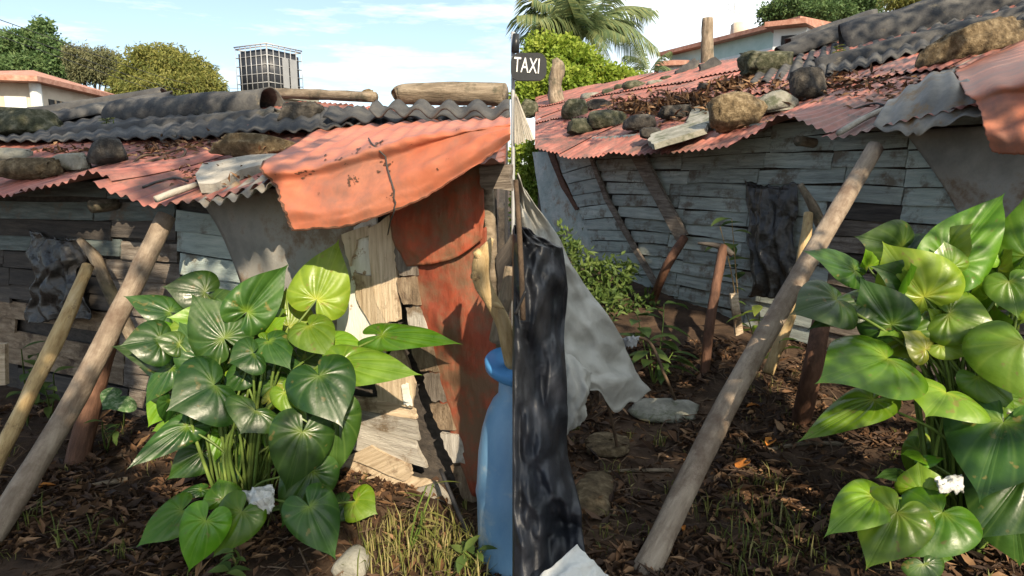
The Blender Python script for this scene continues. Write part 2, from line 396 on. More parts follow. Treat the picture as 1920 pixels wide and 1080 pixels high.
def prism(mb, pts, n, th, jag=0.0, sub=0, seed=0, bow=0.0):
    """polygon pts (3-D, nearly planar) given a thickness th along -n; jag roughens the rim"""
    rnd = random.Random(seed)
    P = []
    k = len(pts)
    for i in range(k):
        a, b = Vector(pts[i]), Vector(pts[(i + 1) % k])
        P.append(a)
        for s in range(sub):
            q = a.lerp(b, (s + 1) / (sub + 1))
            e = (b - a).normalized().cross(n)
            P.append(q + e * rnd.uniform(-jag, jag))
    top = P; bot = [p - n * th for p in P]
    m_ = len(P)
    fs = [tuple(range(m_)), tuple(reversed(range(m_, 2 * m_)))]
    for i in range(m_):
        j = (i + 1) % m_
        fs.append((i, i + m_, j + m_, j))
    mb.add(top + bot, fs)
    return mb
def panel(name, m, parent, pts, n, th, xdir=None, jag=0.0, sub=0, seed=0):
    """n points to the viewer's side"""
    c = sum((Vector(p) for p in pts), Vector()) / len(pts)
    x = xdir or (Vector(pts[1]) - Vector(pts[0]))
    mb = MB()
    # keep the winding so that the visible face looks along +n
    nn = Vector((0, 0, 0))
    for i in range(len(pts)):
        nn += (Vector(pts[i]) - c).cross(Vector(pts[(i + 1) % len(pts)]) - c)
    if nn.dot(n) < 0: pts = list(reversed(pts))
    prism(mb, pts, n, th, jag, sub, seed)
    return mb.build(name, m, parent, frame=frame_of(c, x, n))
def catm(p, t):
    k = len(p) - 1
    x = t * k; i = min(int(x), k - 1); f = x - i
    a = p[max(i - 1, 0)]; b = p[i]; c = p[i + 1]; d = p[min(i + 2, k)]
    if i == 0: a = b + (b - c)
    if i + 2 > k: d = c + (c - b)
    return 0.5 * ((2 * b) + (c - a) * f + (2 * a - 5 * b + 4 * c - d) * f * f + (3 * b - a - 3 * c + d) * f ** 3)
def gridmesh(fn, nu, nv, th=0.0, uvs=False):
    mb = MB()
    P = [[Vector(fn(i / nu, j / nv)) for i in range(nu + 1)] for j in range(nv + 1)]
    vs = [p for r in P for p in r]
    W = nu + 1
    fs = []; uv = []
    for j in range(nv):
        for i in range(nu):
            fs.append((j * W + i, j * W + i + 1, (j + 1) * W + i + 1, (j + 1) * W + i))
            uv.append(((i / nu, j / nv), ((i + 1) / nu, j / nv), ((i + 1) / nu, (j + 1) / nv), (i / nu, (j + 1) / nv)))
    mb.add(vs, fs, uv)
    if th:
        nrm = []
        for j in range(nv + 1):
            for i in range(nu + 1):
                a = P[j][min(i + 1, nu)] - P[j][max(i - 1, 0)]
                b = P[min(j + 1, nv)][i] - P[max(j - 1, 0)][i]
                q = a.cross(b)
                nrm.append(q.normalized() if q.length > 1e-9 else Vector((0, 0, 1)))
        k = len(vs)
        back = [p + q * th for p, q in zip(vs, nrm)]
        bf = [tuple(reversed([x + k for x in f])) for f in fs]
        rim = [i for i in range(nu)], 
        side = []
        for i in range(nu):
            side.append((i + 1, i, i + k, i + 1 + k))
            a = nv * W + i
            side.append((a, a + 1, a + 1 + k, a + k))
        for j in range(nv):
            a = j * W; b = (j + 1) * W
            side.append((a, b, b + k, a + k))
            a = j * W + nu; b = (j + 1) * W + nu
            side.append((b, a, a + k, b + k))
        off = len(mb.f)
        base = 0
        mb.v += back
        for f in bf + side: mb.f.append(f)
    return mb
def cr_fn(rows):
    def fn(u, v):
        col = [catm(r, u) for r in rows]
        return catm(col, v)
    return fn
def tube(mb, pts, rad, seg=10, rough=0.0, seed=0.0, cap=True, sub=1, rfreq=6.0):
    pts = [Vector(p) for p in pts]
    if isinstance(rad, (int, float)): rad = [rad] * len(pts)
    if sub > 1 and len(pts) > 1:
        k = (len(pts) - 1) * sub
        np_ = [catm(pts, i / k) for i in range(k + 1)]
        nr = []
        for i in range(k + 1):
            x = i / k * (len(rad) - 1); a = min(int(x), len(rad) - 2); f = x - a
            nr.append(rad[a] * (1 - f) + rad[a + 1] * f)
        pts, rad = np_, nr
    n = len(pts)
    up = None
    vs = []
    for i in range(n):
        t = (pts[min(i + 1, n - 1)] - pts[max(i - 1, 0)]).normalized()
        if up is None:
            up = Vector((0, 0, 1)) if abs(t.z) < .9 else Vector((1, 0, 0))
        s = t.cross(up).normalized(); up = s.cross(t).normalized()
        for j in range(seg):
            a = 2 * math.pi * j / seg
            q = s * math.cos(a) + up * math.sin(a)
            r = rad[i]
            if rough:
                r *= 1 + rough * noise.noise(pts[i] * rfreq + q * 1.3 + Vector((seed, 0, 0)))
            vs.append(pts[i] + q * r)
    fs = []
    for i in range(n - 1):
        for j in range(seg):
            a = i * seg + j; b = i * seg + (j + 1) % seg
            fs.append((a, b, b + seg, a + seg))
    if cap:
        fs.append(tuple(reversed(range(seg)))); fs.append(tuple(range((n - 1) * seg, n * seg)))
    mb.add(vs, fs)
    return mb
def axframe(p0, p1):
    x = (Vector(p1) - Vector(p0)).normalized()
    n = Vector((0, 0, 1)) if abs(x.z) < .9 else Vector((0, -1, 0))
    n = (n - x * n.dot(x)).normalized()
    return frame_of(Vector(p0), x, n)
def stick(name, m, parent, pts, rad, seg=10, rough=.1, seed=0.0, sub=6):
    mb = MB(); tube(mb, pts, rad, seg, rough, seed, True, sub)
    return mb.build(name, m, parent, smooth=True, frame=axframe(pts[0], pts[-1]))
_ico = {}
def ico(s):
    if s not in _ico:
        bm = bmesh.new(); bmesh.ops.create_icosphere(bm, subdivisions=s, radius=1)
        bm.verts.ensure_lookup_table()
        _ico[s] = ([v.co.copy() for v in bm.verts], [tuple(v.index for v in f.verts) for f in bm.faces])
        bm.free()
    return _ico[s]
def rock(name, m, parent, c, ax, ay, az, boxy=.55, amp=.16, seed=0, sub=3, freq=1.6):
    """boulder or block: ax, ay, az are the half axes as vectors"""
    vs, fs = ico(sub)
    out_ = []
    rk = random.Random(int(seed * 13) + 5)
    cuts = [(rvec(rk), rk.uniform(.72, .98)) for _ in range(9)]
    for p in vs:
        q = Vector([math.copysign(abs(x) ** boxy, x) for x in p])
        mx_ = max(abs(q.x), abs(q.y), abs(q.z))
        q = q.lerp(q.normalized(), .35)
        d = 1 + amp * noise.noise(p * freq + Vector((seed * 7.3, seed, 1))) + amp * .6 * noise.noise(p * freq * 3.1 + Vector((seed, 5, seed * 3.1))) + amp * .35 * noise.noise(p * freq * 8 + Vector((seed, 2, seed * 1.7)))
        d -= amp * .8 * max(0, noise.noise(p * 1.3 + Vector((seed * 3.3, 7, seed))) - .1)
        q = q * d
        for cn, cd_ in cuts:
            e_ = q.dot(cn) - cd_
            if e_ > 0: q = q - cn * e_ * .85
        out_.append(c + ax * q.x + ay * q.y + az * (q.z if q.z > 0 else q.z * .8))
    mb = MB().add(out_, fs)
    return mb.build(name, m, parent, smooth=True)
def prock(surf, x0, y0, x1, y1, label, m, name='stone', cat='stone', boxy=.6, amp=.16, seed=0, depth=.8, tilt=0.0, group=None, sink=.12, up=None, sub=4):
    """a stone resting on a surface, sized from its box in the photograph"""
    pb = surf((x0 + x1) / 2, y1 - (y1 - y0) * .18)
    t = (pb - CAMP).dot(Vector((0, cp, -sp)))
    wx = (x1 - x0) / F * t / 2; hz = (y1 - y0) / F * t / 2
    Rx = Vector((math.cos(tilt), 0, math.sin(tilt))); Uz = Vector((-math.sin(tilt), 0, math.cos(tilt)))
    c = pb + Uz * hz * (1 - sink) * .72
    o = rock(name, m, None, c, Rx * wx, Vector((0, 1, 0)) * min(wx, hz * 1.6) * depth, Uz * hz, boxy, amp, seed, sub)
    return tag(o, label, cat, group)
# ---- broad heart-shaped leaf
HALF = [(1.0, 0.0), (.955, .022), (.90, .075), (.83, .18), (.72, .37), (.58, .60), (.42, .80), (.24, .94), (.06, 1.0), (-.10, .97), (-.23, .83), (-.31, .60), (-.33, .36), (-.27, .17), (-.14, .06), (0, 0.0)]
def ear_leaf(parent, m, base, tip, wpx_or_w, hint, fold=.16, droop=.22, wave=.03, seed=0, veins=7, lobes=1.0, nm='leaf', amp=.022, side=0.0):
    base = Vector(base); tip = Vector(tip)
    x = tip - base; Ln = x.length; x.normalize()
    y = hint.cross(x)
    y.normalize()
    n = x.cross(y)
    hw = wpx_or_w / 2
    K = 32; RG = 8
    half = [Vector((a, b, 0)) for a, b in HALF]
    rim = []
    for i in range(K + 1):
        q = catm(half, i / K)
        xx = q.x
        if xx < 0: xx *= lobes
        rim.append((xx, max(0.0, q.y), i / K))
    vs = []; fs = []; uv = []
    rng = random.Random(seed)
    ph = rng.uniform(0, 6.28); ph2 = rng.uniform(0, 6.28)
    for sgn in (1, -1):
        k0 = len(vs)
        for r in range(RG + 1):
            rr_ = r / RG
            for (xx, yy, s) in rim:
                # rings run from the midrib-ward curve, so that the veins sweep forward as real ones do
                bx = xx * rr_ ** (1.55 if xx > 0 else 1.1)
                px_ = bx * Ln; py_ = yy * (1 - (1 - rr_) ** 1.35) * hw * sgn
                v_ = abs(math.sin(math.pi * veins * s))
                z = amp * Ln * (v_ - .5) * math.sin(math.pi * min(1, rr_ ** 1.25 * .98)) ** 1.1 * min(1, yy * 3)
                z += fold * abs(py_) - droop * Ln * (max(0, bx) ** 2)
                z -= .10 * Ln * (max(0, -bx) * 2.5) ** 2
                z += wave * Ln * math.sin(s * 15 + ph + sgn) * rr_ ** 3 * min(1, yy * 2)
                z -= .35 * hw * (yy * rr_) ** 2
                z += side * py_ * (.4 + .6 * rr_)
                py2 = py_ + .05 * Ln * math.sin(ph2) * bx ** 2
                vs.append(base + x * px_ + y * py2 + n * z)
        W = K + 1
        for r in range(RG):
            for i in range(K):
                a = k0 + r * W + i
                f = (a, a + 1, a + 1 + W, a + W)
                q = [(i / K * veins, r / RG), ((i + 1) / K * veins, r / RG), ((i + 1) / K * veins, (r + 1) / RG), (i / K * veins, (r + 1) / RG)]
                if sgn < 0:
                    f = tuple(reversed(f)); q = list(reversed(q))
                fs.append(f); uv.append(q)
    mb = MB().add(vs, fs, uv)
    fr = frame_of(base, x, n)
    return mb.build(nm, m, parent, smooth=True, frame=fr)
# ---- loose quads of foliage
def leafquad(mb, p, d, up, ln, wd, u, bend=.2):
    d = d.normalized(); s = d.cross(up)
    if s.length < 1e-4: s = d.cross(Vector((1, 0, 0)))
    s.normalize(); nn = s.cross(d)
    a = p; b = p + d * ln * .45 + s * wd * .5 - nn * 0; c = p + d * ln - nn * ln * bend; e = p + d * ln * .45 - s * wd * .5
    mb.add([a, b, c, e], [(0, 1, 2), (0, 2, 3)], [(u, .5), (u, .5)])
def rvec(rng):
    while True:
        v = Vector((rng.uniform(-1, 1), rng.uniform(-1, 1), rng.uniform(-1, 1)))
        if .05 < v.length < 1: return v.normalized()
def crown(name, m, parent, blobs, nleaf, ln, seed, aspect=.45, hang=.3, twigs=None, clump=14):
    """blobs: (centre, radii). Leaves sit in many small clumps through each blob's outer shell."""
    rng = random.Random(seed)
    mb = MB()
    tot = sum(b[1].x * b[1].z for b in blobs)
    for c, r in blobs:
        k = max(3, int(nleaf * (r.x * r.z) / tot / clump))
        for i in range(k):
            d = rvec(rng)
            rad = rng.uniform(.45, 1.0) ** .5
            if noise.noise(d * 2.3 + c * .7) < -.24: continue
            rad *= 1 + .34 * noise.noise(d * 2.6 + c) + .2 * noise.noise(d * 6 + c)
            q = c + Vector((d.x * r.x, d.y * r.y, d.z * r.z)) * rad
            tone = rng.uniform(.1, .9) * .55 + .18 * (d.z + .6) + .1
            spread = ln * rng.uniform(.9, 1.7)
            for j in range(clump):
                e = rvec(rng)
                out_d = (d * .6 + rvec(rng) * .9 + Vector((0, 0, -hang))).normalized()
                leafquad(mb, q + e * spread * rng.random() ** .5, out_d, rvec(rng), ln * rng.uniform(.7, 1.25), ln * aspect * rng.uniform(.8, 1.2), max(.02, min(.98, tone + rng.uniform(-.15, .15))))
    return mb.build(name, m, parent)
def tree(name, label, cat, base, trunk_top, blobs, m, nleaf, ln, seed, rad=.25, group=None, limbs=True, aspect=.45, hang=.3):
    t = thing(name, label, cat, base, group)
    mb = MB()
    tube(mb, [base, base.lerp(trunk_top, .5) + Vector((.1 * rad, 0, 0)), trunk_top], [rad, rad * .75, rad * .5], 9, .15, seed, True, 4)
    mb.build('trunk', M['bark'], t, smooth=True)
    if limbs:
        lb = MB()
        for c, r in blobs:
            s = base.lerp(trunk_top, .75)
            tube(lb, [s, s.lerp(c, .5) + Vector((0, 0, -.2 * r.z)), c], [rad * .4, rad * .25, rad * .1], 6, .1, seed, False, 3)
        lb.build('limbs', M['bark'], t, smooth=True)
    crown('crown', m, t, blobs, nleaf, ln, seed, aspect, hang)
    return t
def pblob(px, py, rx, ry, Y):
    """a crown blob where the photograph shows it"""
    c = at(px, py, Y); s = Y / F / .98
    return (c, Vector((rx * s, (rx + ry) * .5 * s, ry * s)))

# ================================================================== GROUND
def ground_mesh():
    mb = MB()
    xs = [-60, -30, -16, -10] + [-7 + i * .07 for i in range(201)] + [10, 16, 30, 60]
    ys = [-40, -20, -8, -3] + [.2 + i * .07 for i in range(116)] + [10, 13, 17, 25, 40, 80, 200, 500]
    W = len(xs)
    vs = []
    for y in ys:
        for x in xs:
            e = 0.018 * noise.noise(Vector((x * 14, y * 14, 1))) if (-7 < x < 7 and .2 < y < 8.3) else 0
            vs.append((x * (1 if abs(x) < 20 and y < 40 else 4), y, gz(x, y) + e))
    fs = [(j * W + i, j * W + i + 1, (j + 1) * W + i + 1, (j + 1) * W + i) for j in range(len(ys) - 1) for i in range(W - 1)]
    mb.add(vs, fs)
    o = mb.build('ground', M['soil'], smooth=True, frame=Matrix.Identity(4))
    tag(o, 'dark earth yard floor under dry leaves', None, None, 'structure')
ground_mesh()

# ================================================================== LEFT SHACK
shackL = thing('shack', 'low wooden shack with a bent orange tin sheet over its corner, behind the blue barrel', 'shack', nL * (DW + 1) + Vector((-1.5, .6, 0)))
def aofL(p): return p.dot(aL)
def wcL(a, z, off=0.0): return aL * a + nL * (DW - off) + Vector((0, 0, z))
EAVE = [(-400, 372), (-200, 368), (-40, 366), (0, 365), (30, 360), (60, 357), (100, 352), (122, 349), (150, 338), (172, 326), (190, 330), (205, 335), (222, 345), (240, 355), (262, 360), (285, 372), (305, 381), (330, 376), (350, 373), (370, 372), (420, 368), (480, 352), (540, 330), (640, 318), (760, 310), (860, 300), (957, 290)]
EV = []
for px, py in EAVE:
    p = hit(px, py, nL, DE); EV.append((aofL(p), p.z))
EV.sort()
def eaveL(a):
    if a <= EV[0][0]: return EV[0][1]
    for (a0, z0), (a1, z1) in zip(EV, EV[1:]):
        if a <= a1: return z0 + (z1 - z0) * (a - a0) / (a1 - a0)
    return EV[-1][1]
DM = []
for px, py in ((957, 212), (860, 212), (740, 210), (640, 204), (540, 198), (400, 192), (250, 186), (100, 196), (0, 206), (-200, 214)):
    p = rl(px, py); DM.append((aofL(p), min(p.dot(nL), DE + 3.1)))
DM.sort()
def dmaxL(a):
    if a <= DM[0][0]: return DM[0][1]
    for (a0, z0), (a1, z1) in zip(DM, DM[1:]):
        if a <= a1: return z0 + (z1 - z0) * (a - a0) / (a1 - a0)
    return DM[-1][1]
def aedge(d): return (0.03 + .4102 * d) / .912
def roofL(a, d, off=0.0, corr=.010, per=.078):
    s = d - DE
    z = ZE + KL * s + (eaveL(a) - ZE) * math.exp(-max(0, s) / .32)
    z += .02 * noise.noise(Vector((a * 1.1, d * 1.1, 4)))
    return aL * a + nL * d + Vector((0, 0, z + off + corr * math.cos(2 * math.pi * a / per)))
k = 0
a0 = 1.0
rng = random.Random(3)
while a0 < 8.2:
    wdt = .80
    for row, (d0, d1, off) in enumerate(((DE - .05, DE + 1.55, 0.0), (DE + 1.40, DE + 3.1, .028))):
        nu, nv = 82, 9
        o1 = off + .012 * (k % 2); e0 = rng.uniform(-.05, .05); sk = rng.uniform(-.03, .03)
        if a0 + wdt < aedge(d0) or dmaxL(a0 + .4) < d0 + .05: continue
        def fn(u, v, a0=a0, d0=d0, d1=d1, o1=o1, e0=e0, sk=sk):
            d = d0 + e0 + (d1 - d0) * v + sk * (u - .5) * 2 * (1 - v)
            a = a0 + (wdt + .05) * u
            a = max(a, aedge(d))
            return roofL(a, min(d, dmaxL(a)), o1)
        gridmesh(fn, nu, nv).build('roof_sheet', M['tin'], shackL, smooth=True, frame=frame_of(roofL(a0, d0), nL + Vector((0, 0, KL)), Vector((0, 0, 1))))
    a0 += wdt; k += 1
def rearL(u, v):
    a = 1.85 + 6.4 * u; d = dmaxL(a); q = roofL(max(a, aedge(d) + .05), d)
    return q + nL * (1.8 * v) + aL * (.95 * v * (1 - u)) - Vector((0, 0, .03 + .6 * v))
gridmesh(rearL, 24, 4).build('rear_roof_sheet', M['tin'], shackL)
# walls: dark inner wall, then boards
pL, pR = wcL(8.2, 0, -.06), wcL(1.30, 0, -.06)
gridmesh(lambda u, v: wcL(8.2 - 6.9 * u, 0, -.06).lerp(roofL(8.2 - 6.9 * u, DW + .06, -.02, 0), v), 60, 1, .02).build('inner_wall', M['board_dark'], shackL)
xe = Vector((-.035, 3.0, 0)); xb = Vector((-.035, 5.6, 0))
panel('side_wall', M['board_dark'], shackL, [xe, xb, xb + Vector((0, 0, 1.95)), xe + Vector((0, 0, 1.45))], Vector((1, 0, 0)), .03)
xl = wcL(8.2, 0, -.1); xlb = xl + nL * 2.6
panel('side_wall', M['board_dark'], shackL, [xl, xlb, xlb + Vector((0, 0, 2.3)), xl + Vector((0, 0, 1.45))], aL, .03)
def boardL(a0, a1, z0, z1, h, m, off, name='board', tilt=0.0, seed=0):
    """one lapped board: upper edge z0 at a0 and z1 at a1"""
    p = [wcL(a0, z0, off), wcL(a1, z1, off), wcL(a1, z1 - h, off + .018), wcL(a0, z0 - h * random.uniform(.9, 1.05), off + .018)]
    return panel(name, m, shackL, p, -nL, .016, xdir=aL, jag=.006, sub=3, seed=seed)
rb = random.Random(11)
A335 = aofL(wl(338, 480)); A0 = aofL(wl(-30, 450))
z = 1.56
row = 0
while z > .12:
    h = .125 if row else .12
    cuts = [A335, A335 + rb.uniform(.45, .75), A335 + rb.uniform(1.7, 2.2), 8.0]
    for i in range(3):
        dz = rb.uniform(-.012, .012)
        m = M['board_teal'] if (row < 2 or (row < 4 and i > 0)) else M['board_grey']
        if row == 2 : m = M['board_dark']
        if row > 3 and i >= 1: m = M['board_dark'] if rb.random() < .6 else M['brown_wood']  # same wood as its neighbours; shade at this end put into darker colours
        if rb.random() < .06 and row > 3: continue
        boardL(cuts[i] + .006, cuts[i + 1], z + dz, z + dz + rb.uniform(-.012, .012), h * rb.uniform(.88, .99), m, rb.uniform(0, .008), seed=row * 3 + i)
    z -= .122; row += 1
AR = aofL(wl(560, 520))
z = 1.40; row = 0
while z > .15:
    dz = .05 if row < 5 else .01
    boardL(AR, A335 - .01, z - dz, z + rb.uniform(-.01, .01), .125, M['board_teal_pale'] if row < 4 else M['board_grey'], .004 + rb.uniform(0, .006), seed=40 + row)
    z -= .128; row += 1
def wpan(name, m, px, off, th, jag=.006, sub=3, xdir=None, seed=0):
    return panel(name, m, shackL, [wl(x, y, off) for x, y in px], -nL, th, xdir=xdir, jag=jag, sub=sub, seed=seed)
vz = Vector((0, 0, 1))
cr = [[wl(*q) for q in r] for r in (
    [(378, 378, .03), (450, 360, .05), (540, 352, .08), (640, 350, .07), (676, 352, .07)],
    [(410, 430, .035), (470, 440, .08), (540, 445, .06), (620, 450, .09), (672, 440, .07)],
    [(440, 500, .03), (490, 520, .05), (540, 525, .085), (610, 540, .06), (655, 560, .07)],
    [(470, 590, .03), (500, 620, .06), (545, 640, .05), (600, 650, .08), (632, 660, .06)])]
gridmesh(cr_fn(cr), 24, 20, .004).build('grey_panel', M['greypanel'], shackL, smooth=True)
wpan('white_board', M['white_board'], [(648, 436), (705, 402), (706, 500), (722, 560), (738, 640), (700, 690), (628, 700), (632, 600), (660, 520)], .075, .014, xdir=vz, seed=3)
wpan('broken_board', M['plank'], [(640, 440), (690, 424), (700, 440), (668, 450), (664, 470), (656, 500), (648, 478)], .093, .016, xdir=vz, seed=4)
wpan('raw_plank', M['plank'], [(690, 428), (735, 400), (742, 470), (748, 600), (725, 606), (703, 560), (694, 500)], .098, .025, xdir=vz, jag=.005, seed=5)
wpan('raw_plank', M['plank'], [(664, 512), (700, 520), (722, 600), (742, 650), (722, 660), (690, 600), (668, 560)], .094, .018, xdir=vz, seed=6)
wpan('raw_plank', M['plank'], [(700, 690), (752, 640), (778, 720), (772, 765), (708, 750)], .085, .018, xdir=vz, seed=7)
wpan('white_board', M['white_board'], [(752, 722), (764, 720), (772, 762), (757, 758)], .098, .01, seed=8)
for i, (px, m, off) in enumerate((
        ([(640, 744), (704, 746), (776, 768), (780, 786), (640, 762)], 'plank', .060),
        ([(640, 764), (778, 790), (786, 826), (648, 790)], 'board_pale_lit', .072),
        ([(650, 793), (778, 829), (800, 878), (652, 840)], 'board_pale_lit', .085),
        ([(646, 858), (694, 836), (768, 874), (772, 890), (756, 902)], 'plank', .100),
        ([(600, 905), (648, 862), (700, 872), (772, 896), (818, 904), (722, 930), (610, 935)], 'plank', .082),
        ([(596, 930), (690, 930), (716, 942), (700, 985), (600, 985)], 'plank', .07),
        ([(698, 948), (816, 906), (864, 962), (858, 1000), (790, 1024), (690, 1000)], 'pale_slab', .10))):
    wpan('fallen_plank' if m != 'pale_slab' else 'base_slab', M[m], px, off, .02, jag=.005, seed=20 + i, xdir=(wl(*px[1]) - wl(*px[0])))
# crumbling corner post: a stack of rotten blocks
cpts = [(742, 455), (750, 520), (760, 575), (776, 640), (792, 700), (806, 756), (824, 810), (846, 872), (872, 944)]
for i in range(len(cpts) - 1):
    (x0, y0), (x1, y1) = cpts[i], cpts[i + 1]
    wd = rb.uniform(28, 38) * (1 if i < 6 else .9)
    sh = rb.uniform(-4, 5)
    wpan('post_block', M[('board_grey', 'brown_wood', 'board_pale_lit', 'brown_wood')[i % 4]], [(x0 - 2 + sh, y0 + 2), (x0 + wd + sh, y0 + rb.uniform(-4, 6)), (x1 + wd + sh, y1 - 3), (x1 + sh, y1 - 4), ((x0 + x1) / 2 - 5 + sh, (y0 + y1) / 2)], .095 + rb.uniform(0, .02), .05, jag=.007, seed=60 + i, xdir=vz)
# rusty sheets closing the corner
up_r = [[hit(x, y, nL, d) for x, y, d in r] for r in (
    [(731, 375, 2.53), (800, 345, 2.53), (850, 330, 2.53), (905, 290, 2.53)],
    [(734, 440, 2.53), (800, 425, 2.52), (860, 410, 2.52), (908, 385, 2.53)],
    [(762, 500, 2.545), (815, 494, 2.525), (860, 480, 2.525), (905, 448, 2.54)])]
gridmesh(lambda u, v: cr_fn(up_r)(u, v) - nL * (.012 * noise.noise(Vector((u * 5, v * 4, 1))) + .005 * noise.noise(Vector((u * 15, v * 12, 1)))), 40, 28, .0018).build('rusty_sheet', M['rust'], shackL, smooth=True)
lo_r = [[hit(x, y, nL, d) for x, y, d in r] for r in (
    [(752, 480, 2.57), (800, 470, 2.56), (855, 450, 2.56), (912, 425, 2.57)],
    [(770, 560, 2.57), (820, 555, 2.56), (870, 550, 2.555), (918, 545, 2.57)],
    [(792, 650, 2.57), (835, 645, 2.56), (882, 640, 2.545), (930, 640, 2.57)],
    [(826, 760, 2.57), (860, 765, 2.56), (900, 760, 2.55), (935, 760, 2.57)],
    [(884, 928, 2.56), (895, 932, 2.55), (915, 930, 2.55), (930, 925, 2.56)])]
gridmesh(lambda u, v: cr_fn(lo_r)(u, v) - nL * (.010 * noise.noise(Vector((u * 4, v * 7, 3))) + .005 * noise.noise(Vector((u * 12, v * 20, 1)))) + aL * (.006 * noise.noise(Vector((v * 30, 1, u)))), 36, 60, .0018).build('rusty_sheet', M['rust'], shackL, smooth=True)
mb = MB(); tube(mb, [wl(934, 990, .02), wl(930, 640, .02), wl(914, 330, .02)], .028, 8, .2, 5)
mb.build('corner_post', M['log'], shackL, smooth=True)
wpan('pale_batten', M['board_grey'], [(898, 312), (957, 308), (957, 358), (902, 352)], .16, .03, seed=77)
wpan('rafter_board', M['board_dark'], [(930, 480), (957, 440), (957, 520), (935, 560)], .05, .03, seed=78)
# rafter stub poking out
p = wl(219, 383, .02)
stick('rafter_end', M['log'], shackL, [p, p - nL * .16 + Vector((0, 0, -.01))], [.033, .036], 9, .35, 3, 3)
# bent corner sheet
gp = [[rl(x, y, .03) for x, y in [(600, 238), (690, 229), (770, 224), (840, 222), (900, 221), (957, 220)]],
      [hit(x, y, nL, 2.34) for x, y in [(497, 306), (590, 292), (690, 268), (780, 250), (870, 236), (957, 227)]],
      [hit(x, y, nL, 2.20) for x, y in [(514, 345), (605, 335), (710, 305), (800, 278), (885, 252), (957, 236)]],
      [hit(x, y, nL, 2.12) for x, y in [(531, 395), (628, 388), (725, 356), (820, 314), (895, 276), (957, 248)]],
      [hit(x, y, nL, 2.13) for x, y in [(546, 433), (642, 425), (741, 396), (826, 351), (900, 304), (957, 263)]]]
base_fn = cr_fn(gp)
def bent(u, v):
    p = base_fn(u, v)
    k_ = noise.noise(Vector((u * 4, v * 5, 2)))
    e = .014 * k_ + .007 * noise.noise(Vector((u * 13, v * 11, 5))) + .003 * math.sin(v * 34 + u * 5) * min(1, v * 4)
    e += .007 * math.sin(u * 2 * math.pi * 13) * max(0, 1 - v * 2.2)
    if v > .97: p = p + Vector((0, 0, .006 * noise.noise(Vector((u * 40, 1, 1)))))
    if u < .03: p = p + aL * (.022 * noise.noise(Vector((v * 22, 9, 1))))
    return p + Vector((0, -e, e))
bent_o = gridmesh(bent, 90, 60, .0018).build('bent_tin_sheet', M['red_sheet'], shackL, smooth=True)
# grey corrugated strip at the eave under the bent sheet
def strip(u, v):
    x = 372 + 160 * u
    p = hit(x, 382 - 46 * u ** 1.6 + 3, nL, 2.22)
    q = hit(x + 45, 352 - 40 * u, nL, 2.44)
    r = p.lerp(q, v)
    return r + Vector((0, 0, .016 * math.cos(u * 6 * 2 * math.pi)))
gridmesh(strip, 60, 5, .003).build('zinc_strip', M['tin_under'], shackL, smooth=True)
# wire that ties the bent sheet
wp = []
def bent_at(px, py):
    return min((bent(i / 80, j / 50) for i in range(81) for j in range(51)), key=lambda p_: ((p_ - CAMP).normalized() - ray(px, py).normalized()).length)
for k_ in range(13):
    x_ = [690, 700, 712, 722, 728, 732, 735, 738, 740, 741, 742, 742, 741][k_]; y_ = [262, 272, 286, 298, 312, 325, 338, 350, 362, 373, 383, 390, 395][k_]
    wp.append(bent_at(x_, y_) + Vector((0, -.010, .006)))
wp.append(hit(732, 415, nL, 2.2)); wp.append(hit(727, 440, nL, 2.46))
stick('tie_wire', M['wire'], shackL, wp, .0032, 5, 0, 0, 1)
pm = MB(); rp_ = random.Random(4)
def bent_uv(px, py):
    return min(((i / 80, j / 50) for i in range(81) for j in range(51)), key=lambda q: ((bent(*q) - CAMP).normalized() - ray(px, py).normalized()).length)
for (px, py, r_, n_) in ((706, 271, .022, 7), (726, 311, .022, 8), (626, 303, .016, 4), (672, 283, .018, 5), (566, 330, .018, 6), (578, 322, .016, 5), (655, 342, .012, 9), (668, 338, .010, 8), (728, 372, .012, 5), (820, 318, .008, 4), (770, 275, .008, 4), (840, 300, .006, 3), (512, 334, .012, 4), (890, 240, .008, 4), (860, 243, .007, 3), (610, 300, .010, 3), (600, 365, .006, 4), (650, 310, .007, 4)):
    u0, v0 = bent_uv(px, py)
    for q in range(n_):
        uu = u0 + rp_.gauss(0, r_ * .8); vv = v0 + rp_.gauss(0, r_ * 1.3); rr0 = r_ * rp_.uniform(.15, .55)
        vs = []
        for k_ in range(9):
            a_ = 2 * math.pi * k_ / 9; r2 = rr0 * 1.35 * rp_.uniform(.5, 1.3)
            vs.append(bent(min(.995, max(.035, uu + math.cos(a_) * r2 * .7)), min(.965, max(.03, vv + math.sin(a_) * r2))) + Vector((0, -.0035, .0035)))
        pm.add(vs, [tuple(range(9))])
tag(pm.build('rust_patches', M['brown_post'], shackL), kind='stuff')
em = MB()
for path in ([(0.0, i / 60) for i in range(61)], [(i / 80, 1.0) for i in range(81)]):
    for (u0, v0), (u1, v1) in zip(path, path[1:]):
        def inn(u_, v_):
            wd_ = .012 + .022 * max(0, noise.noise(Vector((u_ * 26, v_ * 22, 4))))
            return (u_ + wd_ * .7, v_) if u0 == u1 else (u_, v_ - wd_)
        e_ = Vector((0, -.003, .003))
        em.add([bent(u0, v0) + e_, bent(u1, v1) + e_, bent(*inn(u1, v1)) + e_, bent(*inn(u0, v0)) + e_], [(0, 1, 2, 3)])
tag(em.build('rusty_edge', M['brown_post'], shackL), kind='stuff')

